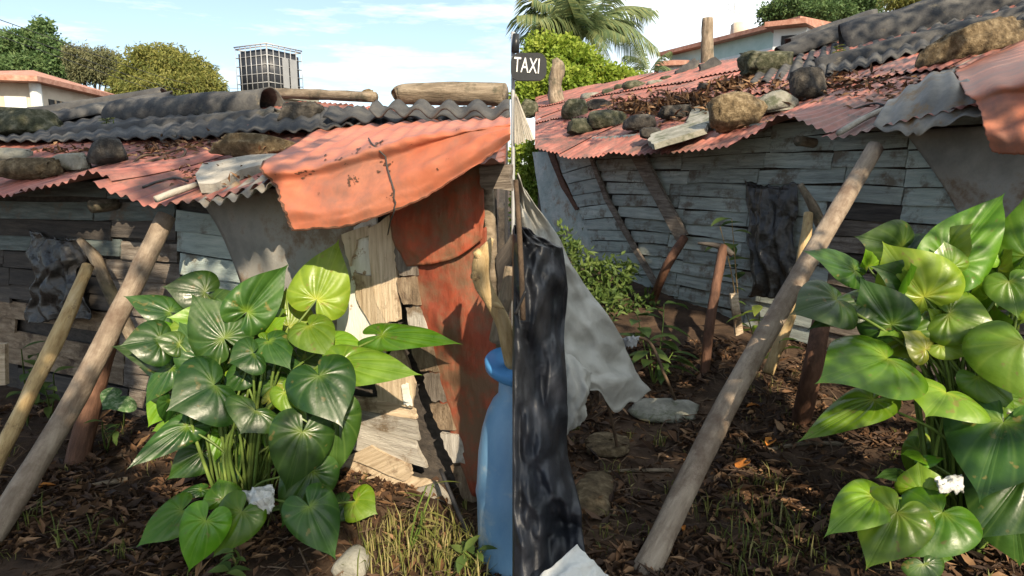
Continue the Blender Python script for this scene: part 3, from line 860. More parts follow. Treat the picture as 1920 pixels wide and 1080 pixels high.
# ---- things lying on the left roof
G1 = 'stones weighing down the roofs'
def stn(*a, **k):
    k.setdefault('group', G1); return prock(*a, **k)
stn(rl, 2, 296, 118, 342, 'rough brown coral stone at the left end of the left roof', M['stone_brown'], boxy=.45, amp=.2, seed=1)
stn(rl, -30, 276, 58, 312, 'greenish flat concrete lump behind the brown coral stone at the left edge', M['concrete'], boxy=.4, amp=.12, seed=2, name='concrete_lump')
stn(rl, 104, 286, 172, 326, 'greenish concrete block wedged between brown coral stone and dark round stone, left roof', M['concrete'], boxy=.35, amp=.1, seed=3, name='concrete_block', cat='block')
stn(rl, 168, 260, 244, 320, 'dark round stone near the eave above the rafter stub, left roof', M['stone_dark'], boxy=.6, amp=.12, seed=4)
stn(rl, 402, 250, 565, 300, 'long brown rock lying behind the pale slab, left roof', M['stone_brown'], boxy=.7, amp=.25, seed=5, depth=.6)
stn(rl, -40, 196, 122, 272, 'large mossy rubble lump at the left end of the dark channels, left roof', M['stone_moss'], boxy=.7, amp=.35, seed=6)
stn(rl, 516, 193, 616, 240, 'dark squarish lump on the ridge under the weathered log, left roof', M['stone_dark'], boxy=.4, amp=.14, seed=8, name='dark_block', cat='block')
sl_pts = [(366, 326), (380, 306), (470, 290), (522, 288), (522, 300), (450, 318), (404, 344), (372, 344)]
o = panel('pale_slab', M['pale_slab'], None, [rl(x, y, .06) for x, y in sl_pts], Vector((-.1, -.3, .95)).normalized(), .05, jag=.01, sub=2, seed=5)
tag(o, 'pale broken concrete slab on the eave beside the orange bent sheet, left roof', 'slab')
o = stick('bent_rod', M['wire'], None, [rl(268, 351, .02), rl(300, 339, .02), rl(332, 334, .02), rl(352, 340, .02)], .007, 6, .1, 1, 4)
tag(o, 'dark bent rod lying on red tin near the eave, left roof', 'rod')
o = stick('white_strip', M['pale_slab'], None, [rl(292, 374, .02), rl(330, 360, .02), rl(372, 345, .02)], [.018, .02, .016], 6, .2, 2, 4)
tag(o, 'narrow pale strip running up from the left roof eave to the pale slab', 'strip')
o = stick('twig_tangle', M['twig'], None, [rl(246, 308, .01), rl(268, 292, .04), rl(300, 290, .02), rl(345, 280, .05), rl(338, 296, .03), rl(300, 298, .03), rl(272, 306, .02)], .008, 5, .3, 3, 6)
tag(o, 'dark tangle of twigs on the red tin in the middle of the left roof', 'twigs')
def channel(name, m, parent, p0, p1, r, a0=-10, a1=190, th=.012, seed=0, rag=.05, taper=1.0, nu=14, nv=18):
    p0, p1 = Vector(p0), Vector(p1)
    x = (p1 - p0).normalized(); s = x.cross(vz).normalized(); u_ = s.cross(x)
    Ln = (p1 - p0).length
    def fn(u, v):
        a = R(a0 + (a1 - a0) * u)
        t_ = v * Ln
        if v == 0: t_ += rag * noise.noise(Vector((u * 5, seed, 0)))
        if v == 1: t_ += rag * noise.noise(Vector((u * 5, seed, 9)))
        rr_ = r * (1 + (taper - 1) * v) * (1 + .10 * noise.noise(Vector((u * 3, t_ * 4, seed))))
        return p0 + x * t_ + s * math.cos(a) * rr_ + u_ * math.sin(a) * rr_ + u_ * .012 * noise.noise(Vector((t_ * 2.5, seed, 3)))
    return gridmesh(fn, nu, nv, th).build(name, m, parent, smooth=True, frame=axframe(p0, p1))
G2 = 'dark fibre cement pieces on the ridges'
o = channel('ridge_channel', M['fibre'], None, rl(112, 262, .0), rl(520, 226, .0), .10, seed=1); tag(o, 'long low dark channel along the left roof, in front of the thick roll', 'ridge piece', G2)
o = channel('ridge_roll', M['fibre'], None, rl(220, 222, .05), rl(512, 200, .06), .165, -20, 200, seed=2, nu=20); tag(o, 'thick dark half-round roll on the left roof ridge below the water tank', 'ridge piece', G2)
o = channel('ridge_sheet', M['fibre'], None, rl(50, 250, .0), rl(330, 196, .05), .15, 10, 170, seed=3); tag(o, 'dark ridged sheet sloping up from the mossy rubble, left roof', 'ridge piece', G2)
o = channel('ridge_sheet', M['fibre'], None, rl(60, 225, .0), rl(310, 186, .02), .14, 10, 170, seed=4); tag(o, 'rearmost dark sheet near the red tiled house, left roof', 'ridge piece', G2)
def wavesheet(pts, label, m=M['fibre'], waves=5, amp=.035, th=.01, seed=0, name='corrugated_sheet', nu=60, nv=6, group=G2):
    A, B, Cc, D = [Vector(p) for p in pts]
    def fn(u, v):
        p = A.lerp(B, u).lerp(D.lerp(Cc, u), v)
        return p + vz * (amp * math.sin(2 * math.pi * waves * u + seed) + .02 * noise.noise(Vector((u * 3, v * 3, seed))))
    o = gridmesh(fn, nu, nv, th).build(name, m, None, smooth=True, frame=axframe(A, B))
    return tag(o, label, 'roof sheet', group)
wavesheet([rl(606, 226, .09), rl(956, 224, .09), rl(956, 208, .10), rl(620, 206, .10)], 'dark wavy roof sheet lying directly above the orange tin, left roof', waves=6, amp=.022, seed=1)
wavesheet([rl(690, 212, .17), rl(956, 216, .17), rl(956, 198, .19), rl(706, 196, .19)], 'upper dark wavy roof sheet just under the big pale log, left roof', waves=5, amp=.026, seed=2)
wavesheet([rl(-40, 268, .05), rl(330, 258, .05), rl(330, 205, .06), rl(-40, 212, .06)], 'low dark wavy sheet under the mossy rubble and channels, far left of the left roof', waves=13, amp=.013, seed=3)
wavesheet([rl(300, 262, .05), rl(640, 240, .05), rl(640, 204, .06), rl(330, 204, .06)], 'low dark wavy sheet under the thick roll, left roof', waves=12, amp=.013, seed=4)
wavesheet([rl(590, 240, .05), rl(956, 226, .05), rl(956, 208, .06), rl(600, 206, .06)], 'low dark wavy sheet under the two logs, left roof', waves=13, amp=.014, seed=5)
o = stick('weathered_log', M['log'], None, [at(500, 174, rl(500, 196).y), at(600, 178, rl(600, 198).y), at(702, 182, rl(702, 202).y)], [.048, .046, .042], 12, .15, 5, 6); tag(o, 'thin weathered log on the left roof ridge right of the water tank', 'log', 'logs on the left ridge')
o = rock('log_knot', M['stone_brown'], o, at(688, 178, rl(688, 198).y - .03), Vector((.06, 0, 0)), Vector((0, .05, 0)), Vector((0, 0, .048)), .5, .3, 9)
o = stick('weathered_log', M['log'], None, [at(744, 181, 5.0), at(760, 177, 5.0), at(850, 176, 4.85), at(946, 178, 4.7)], [.055, .076, .080, .080], 18, .12, 6, 8); tag(o, 'thick pale log lying on the ridge at the right end of the left roof', 'log', 'logs on the left ridge')

# ================================================================== BIG LEAFY PLANTS
def stalk(parent, p0, p1, r0, r1, lean, name='stalk', m=None):
    mid = p0.lerp(p1, .55) + lean
    mb = MB(); tube(mb, [p0, p0.lerp(mid, .55) + lean * .25, mid, p1], [r0, r0 * .85, (r0 + r1) / 2, r1], 7, 0, 0, False, 4)
    return mb.build(name, m or M['petiole'], parent, smooth=True)
def ear_plant(label, basepx, Yc, leaves, seed, extra=12, fill=(), nfill=0, fk='d'):
    base = at(basepx[0], basepx[1], Yc); base.z = gz(base.x, base.y)
    t = thing('elephant_ear_plant', label, 'plant', base, None)
    rng = random.Random(seed)
    leaves = list(leaves)
    for i in range(nfill):
        x0, x1, y0, y1 = fill[i % len(fill)]
        bx, by = rng.uniform(x0, x1), rng.uniform(y0, y1)
        cx_ = basepx[0]; ang = math.atan2(by - (basepx[1] - 330), (bx - cx_) * 1.2) + rng.uniform(-.8, .8)
        Lp = rng.uniform(48, 84)
        k_ = rng.choice([fk, fk, 'b', 'd', 'l'])
        leaves.append((bx, by, bx + math.cos(ang) * Lp, by + math.sin(ang) * Lp * .8 + rng.uniform(0, 20), Lp * rng.uniform(.75, 1.0), rng.uniform(.02, .30), rng.uniform(-.10, .05), (k_, {'c': rng.uniform(.5, 1), 'z': rng.uniform(.1, .8), 'x': rng.uniform(-.4, .4), 'amp': rng.uniform(.018, .036), 'fold': rng.uniform(.08, .4), 'wave': rng.uniform(.015, .05), 'droop': rng.uniform(.05, .35)})))
    for i, (bx, by, tx, ty, wpx, dy, dt, kind) in enumerate(leaves):
        opts = {}
        if isinstance(kind, tuple): kind, opts = kind
        yb = Yc + dy; yt = Yc + dy + dt
        for q in range(12):
            pb = at(bx, by, yb); pt = at(tx, ty, yt)
            lo = min(pb.z - gz(pb.x, pb.y), pt.z - gz(pt.x, pt.y))
            if lo > .05: break
            yb -= .06; yt -= .06
        wd = wpx / F * (pb - CAMP).length * .93
        cd = (CAMP - pb).normalized()
        hint = (cd * opts.get('c', .75) + vz * opts.get('z', .55) + Vector((opts.get('x', 0), 0, 0))).normalized()
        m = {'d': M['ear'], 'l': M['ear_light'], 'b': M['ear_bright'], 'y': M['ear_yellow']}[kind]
        Ln = (pt - pb).length
        x = (pt - pb).normalized()
        nn = x.cross(hint.cross(x).normalized())
        # the blade droops towards its tip: start the tip a little high so that it lands on the mark
        dr = opts.get('droop', .2)
        lf = ear_leaf(t, m, pb, pt + nn * dr * Ln * .9, wd, hint, fold=opts.get('fold', .14), droop=dr, wave=opts.get('wave', .022), seed=seed * 100 + i, lobes=opts.get('lobes', 1.0), amp=opts.get('amp', .020) * 1.35, side=opts.get('side', rng.uniform(-.12, .12)))
        ang = rng.uniform(0, 6.28); rr_ = rng.uniform(.02, .10)
        p0 = base + Vector((math.cos(ang) * rr_ + (pb.x - base.x) * .12, math.sin(ang) * rr_, .0))
        h = max(.05, pb.z - base.z)
        lean = Vector(((pb.x - base.x) * -.14, 0, h * .22))
        stalk(t, p0, pb - nn * .004, rng.uniform(.006, .010), .0045, lean + Vector((rng.uniform(-.05, .05), rng.uniform(-.04, .04), 0)))
    for i in range(extra):
        ang = rng.uniform(0, 6.28)
        p0 = base + Vector((math.cos(ang) * .09, math.sin(ang) * .08, 0))
        p1 = base + Vector((math.cos(ang) * rng.uniform(.08, .26), math.sin(ang) * .18, rng.uniform(.35, .75)))
        stalk(t, p0, p1, .010, .005, Vector((rng.uniform(-.06, .06), 0, .08)))
    return t
V = {'c': 1.0, 'z': .15}
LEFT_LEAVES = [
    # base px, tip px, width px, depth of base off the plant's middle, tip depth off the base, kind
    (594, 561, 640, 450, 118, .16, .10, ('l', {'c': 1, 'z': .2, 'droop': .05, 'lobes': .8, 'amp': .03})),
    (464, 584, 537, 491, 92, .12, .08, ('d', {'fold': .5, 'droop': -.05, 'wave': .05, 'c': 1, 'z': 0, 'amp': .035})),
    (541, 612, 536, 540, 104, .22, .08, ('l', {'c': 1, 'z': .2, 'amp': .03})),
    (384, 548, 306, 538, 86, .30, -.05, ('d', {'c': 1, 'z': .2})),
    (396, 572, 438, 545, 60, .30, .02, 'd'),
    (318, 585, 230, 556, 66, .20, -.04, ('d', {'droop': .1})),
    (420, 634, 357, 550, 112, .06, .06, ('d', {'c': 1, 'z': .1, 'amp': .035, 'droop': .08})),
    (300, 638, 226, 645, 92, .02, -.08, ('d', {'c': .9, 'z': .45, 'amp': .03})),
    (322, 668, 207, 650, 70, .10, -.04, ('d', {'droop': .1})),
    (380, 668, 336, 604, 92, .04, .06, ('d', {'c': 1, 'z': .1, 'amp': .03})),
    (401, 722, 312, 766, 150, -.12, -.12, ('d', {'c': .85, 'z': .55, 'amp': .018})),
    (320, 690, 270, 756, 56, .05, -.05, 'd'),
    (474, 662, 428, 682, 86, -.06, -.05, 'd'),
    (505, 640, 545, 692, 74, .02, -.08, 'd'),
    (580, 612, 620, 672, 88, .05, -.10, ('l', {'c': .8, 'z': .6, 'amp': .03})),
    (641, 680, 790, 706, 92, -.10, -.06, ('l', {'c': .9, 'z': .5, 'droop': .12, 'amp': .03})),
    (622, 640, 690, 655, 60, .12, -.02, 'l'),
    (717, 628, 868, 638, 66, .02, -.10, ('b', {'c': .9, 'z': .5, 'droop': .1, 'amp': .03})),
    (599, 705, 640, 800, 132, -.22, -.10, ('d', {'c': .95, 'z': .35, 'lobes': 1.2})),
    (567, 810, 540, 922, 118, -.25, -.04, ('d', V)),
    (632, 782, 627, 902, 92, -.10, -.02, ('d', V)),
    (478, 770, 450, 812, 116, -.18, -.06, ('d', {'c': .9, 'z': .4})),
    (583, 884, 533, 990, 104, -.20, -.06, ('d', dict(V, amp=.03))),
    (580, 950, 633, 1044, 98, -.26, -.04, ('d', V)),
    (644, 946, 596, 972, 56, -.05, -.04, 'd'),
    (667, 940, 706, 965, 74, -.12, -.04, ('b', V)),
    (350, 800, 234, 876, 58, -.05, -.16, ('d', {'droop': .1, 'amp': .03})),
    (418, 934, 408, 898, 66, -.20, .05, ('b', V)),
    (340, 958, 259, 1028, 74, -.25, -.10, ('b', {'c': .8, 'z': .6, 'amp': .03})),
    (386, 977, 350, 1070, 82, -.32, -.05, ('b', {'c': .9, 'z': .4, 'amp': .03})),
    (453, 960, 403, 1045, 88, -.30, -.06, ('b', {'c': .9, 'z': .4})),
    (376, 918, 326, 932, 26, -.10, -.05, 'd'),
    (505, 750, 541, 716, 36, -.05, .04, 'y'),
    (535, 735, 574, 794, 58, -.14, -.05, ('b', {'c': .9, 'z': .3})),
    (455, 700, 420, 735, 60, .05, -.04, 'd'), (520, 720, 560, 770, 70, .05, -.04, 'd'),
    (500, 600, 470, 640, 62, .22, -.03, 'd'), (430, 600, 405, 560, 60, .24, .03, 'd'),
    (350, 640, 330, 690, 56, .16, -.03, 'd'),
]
plantL = ear_plant('big glossy heart-leaved plant between the leaning poles and the blue barrel', (462, 975), 2.80, LEFT_LEAVES, 3, 4, [(370, 560, 740, 860), (270, 480, 560, 760), (330, 560, 560, 700), (480, 620, 640, 860), (300, 480, 680, 800)], 58, 'd')
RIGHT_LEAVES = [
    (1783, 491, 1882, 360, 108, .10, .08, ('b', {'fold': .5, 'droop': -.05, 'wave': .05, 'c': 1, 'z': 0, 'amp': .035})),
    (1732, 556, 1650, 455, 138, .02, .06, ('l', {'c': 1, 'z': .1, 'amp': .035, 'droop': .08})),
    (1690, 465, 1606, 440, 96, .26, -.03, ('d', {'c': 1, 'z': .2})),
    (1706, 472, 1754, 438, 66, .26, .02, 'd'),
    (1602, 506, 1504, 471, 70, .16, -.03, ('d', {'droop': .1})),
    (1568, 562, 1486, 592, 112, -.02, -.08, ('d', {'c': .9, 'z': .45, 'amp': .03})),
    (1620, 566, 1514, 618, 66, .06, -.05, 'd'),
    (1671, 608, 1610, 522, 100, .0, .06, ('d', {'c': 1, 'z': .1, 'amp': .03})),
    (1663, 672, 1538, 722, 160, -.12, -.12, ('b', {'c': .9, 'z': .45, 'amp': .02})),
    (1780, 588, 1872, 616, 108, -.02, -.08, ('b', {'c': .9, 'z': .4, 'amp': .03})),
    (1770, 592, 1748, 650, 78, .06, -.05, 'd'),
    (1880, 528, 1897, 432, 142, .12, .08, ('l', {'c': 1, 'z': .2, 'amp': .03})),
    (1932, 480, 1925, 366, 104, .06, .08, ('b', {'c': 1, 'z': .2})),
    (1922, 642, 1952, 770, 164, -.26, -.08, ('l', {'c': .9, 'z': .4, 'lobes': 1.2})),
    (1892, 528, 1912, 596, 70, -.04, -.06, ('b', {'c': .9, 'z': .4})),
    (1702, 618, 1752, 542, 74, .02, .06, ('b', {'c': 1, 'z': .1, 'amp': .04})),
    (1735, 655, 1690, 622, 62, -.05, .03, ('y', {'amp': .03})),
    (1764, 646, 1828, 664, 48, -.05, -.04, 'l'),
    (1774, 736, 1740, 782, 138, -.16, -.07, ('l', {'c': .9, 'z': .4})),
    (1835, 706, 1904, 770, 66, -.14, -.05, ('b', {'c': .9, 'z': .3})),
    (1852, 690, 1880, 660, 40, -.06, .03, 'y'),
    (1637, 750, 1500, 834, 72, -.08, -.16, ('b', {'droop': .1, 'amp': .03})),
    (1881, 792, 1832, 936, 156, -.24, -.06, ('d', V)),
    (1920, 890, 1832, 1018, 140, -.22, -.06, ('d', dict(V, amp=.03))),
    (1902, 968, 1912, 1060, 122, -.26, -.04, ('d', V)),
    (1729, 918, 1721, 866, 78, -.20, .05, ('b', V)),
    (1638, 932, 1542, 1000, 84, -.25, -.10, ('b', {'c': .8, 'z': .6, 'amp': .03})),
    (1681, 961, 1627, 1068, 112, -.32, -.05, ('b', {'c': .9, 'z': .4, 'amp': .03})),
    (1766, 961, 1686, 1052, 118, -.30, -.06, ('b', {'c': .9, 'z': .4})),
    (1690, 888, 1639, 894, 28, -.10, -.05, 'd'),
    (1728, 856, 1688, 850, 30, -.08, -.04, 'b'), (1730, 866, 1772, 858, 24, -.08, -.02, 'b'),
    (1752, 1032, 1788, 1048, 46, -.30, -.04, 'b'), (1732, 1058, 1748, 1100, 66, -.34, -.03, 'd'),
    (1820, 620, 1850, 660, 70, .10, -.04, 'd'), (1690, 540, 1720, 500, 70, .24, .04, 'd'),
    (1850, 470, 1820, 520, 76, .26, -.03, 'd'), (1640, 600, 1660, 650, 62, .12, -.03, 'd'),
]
plantR = ear_plant('big glossy heart-leaved plant at the right edge, right of the long grey pole', (1795, 1015), 2.58, RIGHT_LEAVES, 5, 12, [(1620, 1820, 480, 700), (1700, 1920, 560, 760), (1740, 1920, 440, 640), (1720, 1920, 720, 900)], 48, 'l')

# ================================================================== POLES AND PROPS, left yard
GP = 'long grey poles propping the shacks'
def prop(name, m, pts, rads, label, cat, group=None, rough=.06, seed=0, seg=14, sub=8):
    o = stick(name, m, None, pts, rads, seg, rough, seed, sub)
    return tag(o, label, cat, group)
prop('grey_pole', M['pipe'], [gnd(-60, 1062) - Vector((0, 0, .03)), at(150, 730, 3.02), at(312, 405, 3.52)], [.052, .050, .050], 'long grey pole leaning against the eave at the left edge, left of the leafy plant', 'pole', GP, .11, 1, 18, 14)
prop('yellow_stick', M['yellow_stick'], [gnd(-40, 935), at(40, 770, 3.2), at(118, 610, 3.45), at(165, 498, 3.7)], [.04, .038, .04, .032], 'crooked yellow stick leaning beside the grey pole, left yard', 'stick', 'yellow leaning sticks', .18, 2)
prop('forked_prop', M['log'], [at(250, 640, 3.68), at(205, 545, 3.74), at(180, 485, 3.82), at(150, 450, 3.9)], [.035, .038, .034, .02], 'short forked wooden prop behind the grey pole below the eave, left yard', 'prop', 'forked props', .2, 4)
prop('brown_post', M['brown_post'], [gnd(135, 880) - Vector((0, 0, .04)), at(175, 740, 3.62), at(206, 628, 3.82)], [.062, .058, .055], 'short rusty brown post leaning behind the grey pole, left yard', 'post', 'rusty brown posts', .08, 5)
# black bag hung on the wall, left
def hung_bag(corners, label, surf, seed, bulge=.05, m=None):
    tl, trr, br, bl = [surf(x, y, o) for x, y, o in corners]
    nn = (trr - tl).cross(bl - tl).normalized()
    if nn.dot(CAMP - tl) < 0: nn = -nn
    def fn(u, v):
        p = tl.lerp(trr, u).lerp(bl.lerp(br, u), v)
        e = bulge * math.sin(math.pi * u) * math.sin(math.pi * min(1, v * .9 + .1)) + .022 * math.sin(u * 17 + 3 * noise.noise(Vector((v * 3, seed, 0)))) * (.4 + v)
        e += .03 * noise.noise(Vector((u * 6, v * 5, seed))) + .014 * noise.noise(Vector((u * 14, v * 9, seed)))
        q = p + nn * e + (trr - tl) * (.10 * noise.noise(Vector((v * 5, seed, u * 1.5))) * (1 if .1 < u < .9 else 1.3) - (u - .5) * .22 * math.sin(v * 2.6) ** 2)
        if v > .9: q += vz * .05 * noise.noise(Vector((u * 7, 2, seed)))
        if v < .05: q += vz * (.03 * noise.noise(Vector((u * 9, 5, seed))) - .03 * math.sin(math.pi * u))
        return q
    o = gridmesh(fn, 60, 60, .003).build('hanging_bag', m or M['blackbag'], None, smooth=True)
    return tag(o, label, 'plastic bag')
hung_bag([(54, 430, .05), (160, 448, .06), (160, 600, .12), (48, 605, .12)], 'torn black plastic hanging on boards left of the yellow stick', wl, 1)
# spotted leaf
def small_plant(label, basept, specs, m, seed, cat='plant', name='seedling', group=None, stem_m=None):
    """specs: (stem top point, leaf length, leaf width, number of leaves)"""
    t = thing(name, label, cat, basept, group)
    rng = random.Random(seed)
    sb = MB()
    for top, ll, lw, k in specs:
        tube(sb, [basept, basept.lerp(top, .6) + Vector((rng.uniform(-.02, .02), 0, 0)), top], [.006, .005, .003], 5, 0, 0, False, 3)
        for i in range(k):
            f = .35 + .65 * (i + 1) / k
            q = basept.lerp(top, f)
            az = rng.uniform(0, 6.28)
            d = Vector((math.cos(az), math.sin(az) * .7 - .25, rng.uniform(-.15, .5))).normalized()
            s = d.cross(vz).normalized(); n_ = s.cross(d)
            W = lw * rng.uniform(.8, 1.2) / 2; Lh = ll * rng.uniform(.8, 1.2)
            lb = MB(); tone = rng.uniform(.2, .9)
            vs = [q]; fs = []; prof = [(.15, .45), (.35, .95), (.55, 1.0), (.75, .7), (.9, .3)]
            for (a_, b_) in prof:
                c = q + d * Lh * a_ - n_ * Lh * .3 * a_ ** 2
                vs += [c - s * W * b_ + n_ * W * b_ * .3, c, c + s * W * b_ + n_ * W * b_ * .3]
            vs.append(q + d * Lh - n_ * Lh * .32)
            fs = [(0, 1, 2), (0, 2, 3)]
            for j in range(4):
                a = 1 + j * 3
                fs += [(a, a + 3, a + 4, a + 1), (a + 1, a + 4, a + 5, a + 2)]
            fs += [(13, 16, 14), (14, 16, 15)]
            lb.add(vs, fs, [(tone, .5)] * len(fs))
            lb.build('leaf', m, t, smooth=True)
    sb.build('stem', stem_m or M['petiole'], t, smooth=True)
    return t
t = thing('caladium', 'single white-speckled leaf with a pink heart, right of the brown post', 'plant', gnd(232, 800))
lf = ear_leaf(t, M['caladium'], at(224, 744, 3.45), at(190, 766, 3.36), .24, Vector((0, -.8, .6)), droop=.1, lobes=1.1, seed=9)
stalk(t, gnd(232, 800), at(224, 744, 3.45), .006, .004, Vector((.02, 0, .05)))
b0 = gnd(52, 800)
small_plant('light green seedling behind the yellow stick at the left edge', b0, [(at(40, 655, 3.5), .12, .055, 5), (at(72, 665, 3.5), .12, .06, 4), (at(55, 700, 3.45), .12, .05, 4)], M['herb'], 5)
small_plant('low dark seedling between the yellow stick and the grey pole', gnd(95, 790), [(at(100, 700, 3.5), .12, .06, 4), (at(85, 730, 3.4), .12, .05, 4)], M['herb'], 6)
small_plant('low yellowish herb on the soil right of the brown post', gnd(200, 850), [(at(192, 790, 3.3), .09, .04, 4), (at(225, 795, 3.3), .10, .03, 3)], M['herb'], 7)
o = panel('pale_stake', M['plank'], None, [at(-8, 645, 3.6), at(9, 645, 3.6), at(10, 722, 3.6), at(-8, 722, 3.6)], Vector((0, -1, 0)), .03, jag=.003, sub=2); tag(o, 'pale wooden stake cut by the left edge of the picture', 'stake')
# white plastic at the plant's foot
def crumple(name, label, pts4, m, seed, cat, amp=.03, nu=22, nv=18, th=.003):
    A, B, Cc, D = pts4
    nn = (B - A).cross(D - A).normalized()
    if nn.dot(CAMP - A) < 0: nn = -nn
    def fn(u, v):
        p = A.lerp(B, u).lerp(D.lerp(Cc, u), v)
        return p + nn * amp * (2.0 * math.sin(math.pi * u) * math.sin(math.pi * v) + noise.noise(Vector((u * 4, v * 4, seed))) + .6 * noise.noise(Vector((u * 9, v * 9, seed)))) + vz * .02 * noise.noise(Vector((u * 5, v * 5, seed + 5)))
    o = gridmesh(fn, nu, nv, th).build(name, m, None, smooth=True)
    return tag(o, label, cat)
crumple('white_plastic', 'crumpled white plastic caught at the foot of the left leafy plant', [at(446, 922, 2.54), at(512, 908, 2.54), at(516, 950, 2.48), at(494, 972, 2.46)], M['whitecloth'], 3, 'plastic')
crumple('white_plastic', 'small white plastic scrap at the foot of the right leafy plant', [at(1752, 896, 2.35), at(1805, 890, 2.35), at(1808, 922, 2.30), at(1762, 924, 2.30)], M['whitecloth'], 5, 'plastic', amp=.012)
# stone in the weeds
p = gnd(662, 1072); o = rock('stone', M['concrete'], None, p + Vector((0, 0, .03)), Vector((.075, 0, 0)), Vector((0, .09, 0)), Vector((0, 0, .07)), .8, .15, 13); tag(o, 'pale round stone half hidden in the weeds at the bottom, right of the left plant', 'stone')
# blue barrel with its lid
bc = Vector((.030, 2.47, gz(.03, 2.47)))
t = thing('blue_barrel', 'faded blue plastic barrel with a flat lid at the shack corner', 'barrel', bc)
prof = [(0, .150), (.02, .166), (.06, .172), (.30, .176), (.33, .181), (.36, .176), (.50, .168), (.60, .152), (.67, .132), (.72, .108), (.745, .086), (.83, .080)]
mb = MB(); SG = 40
vs = [bc + Vector((math.cos(2 * math.pi * j / SG) * r, math.sin(2 * math.pi * j / SG) * r, h)) for h, r in prof for j in range(SG)]
fs = [(i * SG + j, i * SG + (j + 1) % SG, (i + 1) * SG + (j + 1) % SG, (i + 1) * SG + j) for i in range(len(prof) - 1) for j in range(SG)]
fs += [tuple(reversed(range(SG))), tuple(range((len(prof) - 1) * SG, len(prof) * SG))]
mb.add(vs, fs); mb.build('body', M['barrel'], t, smooth=True, frame=Matrix.Translation(bc))
lc = bc + Vector((0.010, -.01, .862)); tl = Matrix.Rotation(R(10), 4, 'X') @ Matrix.Rotation(R(9), 4, 'Y')
lprof = [(-.05, .075), (-.03, .125), (-.022, .146), (.006, .152), (.016, .146), (.012, .06), (.014, .001)]
mb = MB()
vs = [lc + tl.to_3x3() @ Vector((math.cos(2 * math.pi * j / SG) * r, math.sin(2 * math.pi * j / SG) * r, h)) for h, r in lprof for j in range(SG)]
fs = [(i * SG + j, i * SG + (j + 1) % SG, (i + 1) * SG + (j + 1) % SG, (i + 1) * SG + j) for i in range(len(lprof) - 1) for j in range(SG)]
mb.add(vs, fs); mb.build('lid', M['lid'], t, smooth=True)
prop('black_tube', M['blacktube'], [gnd(934, 1110), at(870, 985, 2.62), at(826, 880, 2.82)], [.011, .011, .010], 'thin black tube leaning from the foot of the blue barrel to the planks', 'tube', None, 0, 1, 10)
# knotty branch at the right end of the left shack
t = thing('knotty_branch', 'knotty pale branch leaning beside the blue barrel and the rusty sheet', 'branch', at(948, 690, 2.42))
stick('stem', M['yellow_stick'], t, [at(962, 690, 2.42), at(946, 610, 2.40), at(920, 560, 2.38), at(902, 520, 2.38), at(906, 480, 2.38), at(922, 446, 2.38)], [.030, .027, .025, .032, .030, .008], 14, .35, 7, 6)
stick('snag', M['yellow_stick'], t, [at(905, 488, 2.38), at(893, 470, 2.36)], [.022, .014], 9, .3, 8, 3)
stick('snag', M['yellow_stick'], t, [at(905, 520, 2.38), at(886, 516, 2.36)], [.026, .016], 9, .35, 9, 3)
stick('snag', M['yellow_stick'], t, [at(920, 565, 2.38), at(944, 578, 2.34)], [.016, .004], 7, .3, 2, 3)
o = prop('dead_branch', M['log'], [at(930, 640, 2.60), at(948, 560, 2.58), at(956, 500, 2.58)], [.028, .03, .02], 'grey dead branch standing in the dark gap behind the knotty branch', 'branch', None, .2, 3)

# ================================================================== RIGHT SHACK
shackR = thing('shack', 'long turquoise board shack with faded red tin roof, right of the tarps', 'shack', Vector((3.6, 7.0, gz(3, 6))))
def wcR(a, z, off=0.0): return aB * a + nB * (CB - off) + Vector((0, 0, z))
def aofR(p): return p.dot(aB)
ER = [(940, 262), (985, 264), (1000, 272), (1040, 283), (1085, 290), (1110, 286), (1160, 281), (1200, 289), (1240, 287), (1300, 278), (1345, 272), (1395, 262), (1420, 248), (1440, 228), (1462, 214), (1490, 220), (1530, 236), (1570, 251), (1600, 248), (1650, 236), (1720, 222), (1840, 200), (2000, 180), (2300, 150)]
EVR = sorted((aofR(hit(px, py, nB, CE)), hit(px, py, nB, CE).z) for px, py in ER)
def eaveR(a):
    if a <= EVR[0][0]: return EVR[0][1]
    for (a0, z0), (a1, z1) in zip(EVR, EVR[1:]):
        if a <= a1: return z0 + (z1 - z0) * (a - a0) / (a1 - a0)
    return EVR[-1][1]
def roofR(a, d, off=0.0, corr=.010, per=.078):
    s = d - CE
    z = ZR + KR * s + (eaveR(a) - ZR) * math.exp(-max(0, s) / .32)
    z += .035 * noise.noise(Vector((a * .9, d * .9, 8)))
    return aB * a + nB * d + Vector((0, 0, z + off + corr * math.cos(2 * math.pi * a / per)))
rng = random.Random(5)
a0 = -1.2; k = 0
while a0 < 13.4:
    for row, (d0, d1, off) in enumerate(((CE - .05, CE + 1.5, 0), (CE + 1.4, CE + 2.9, .028), (CE + 2.8, CE + 4.2, .056))):
        if a0 > 1.6 * d1: continue
        o1 = off + .012 * (k % 2); e0 = rng.uniform(-.06, .06); sk = rng.uniform(-.03, .03)
        def fn(u, v, a0=a0, d0=d0, d1=d1, o1=o1, e0=e0, sk=sk):
            d = d0 + e0 + (d1 - d0) * v + sk * (u - .5) * 2 * (1 - v)
            return roofR(min(a0 + .85 * u, 1.6 * d), d, o1)
        gridmesh(fn, 82 if a0 < 7 else 66, 8).build('roof_sheet', M['tin'], shackR, smooth=True, frame=frame_of(roofR(a0, d0), nB + Vector((0, 0, KR)), vz))
    a0 += .80; k += 1
gridmesh(lambda u, v: aB * (-1.2 + u * 14.4) + nB * (CE + 4.15 + 2.5 * v) + Vector((0, 0, ZR + KR * 4.15 - .35 * 2.5 * v)), 20, 4).build('rear_roof_sheet', M['tin'], shackR)
AE = aofR(wb(1004, 350)); q0, q1 = wcR(AE, -.2, -.06), wcR(-1.2, -.2, -.06)
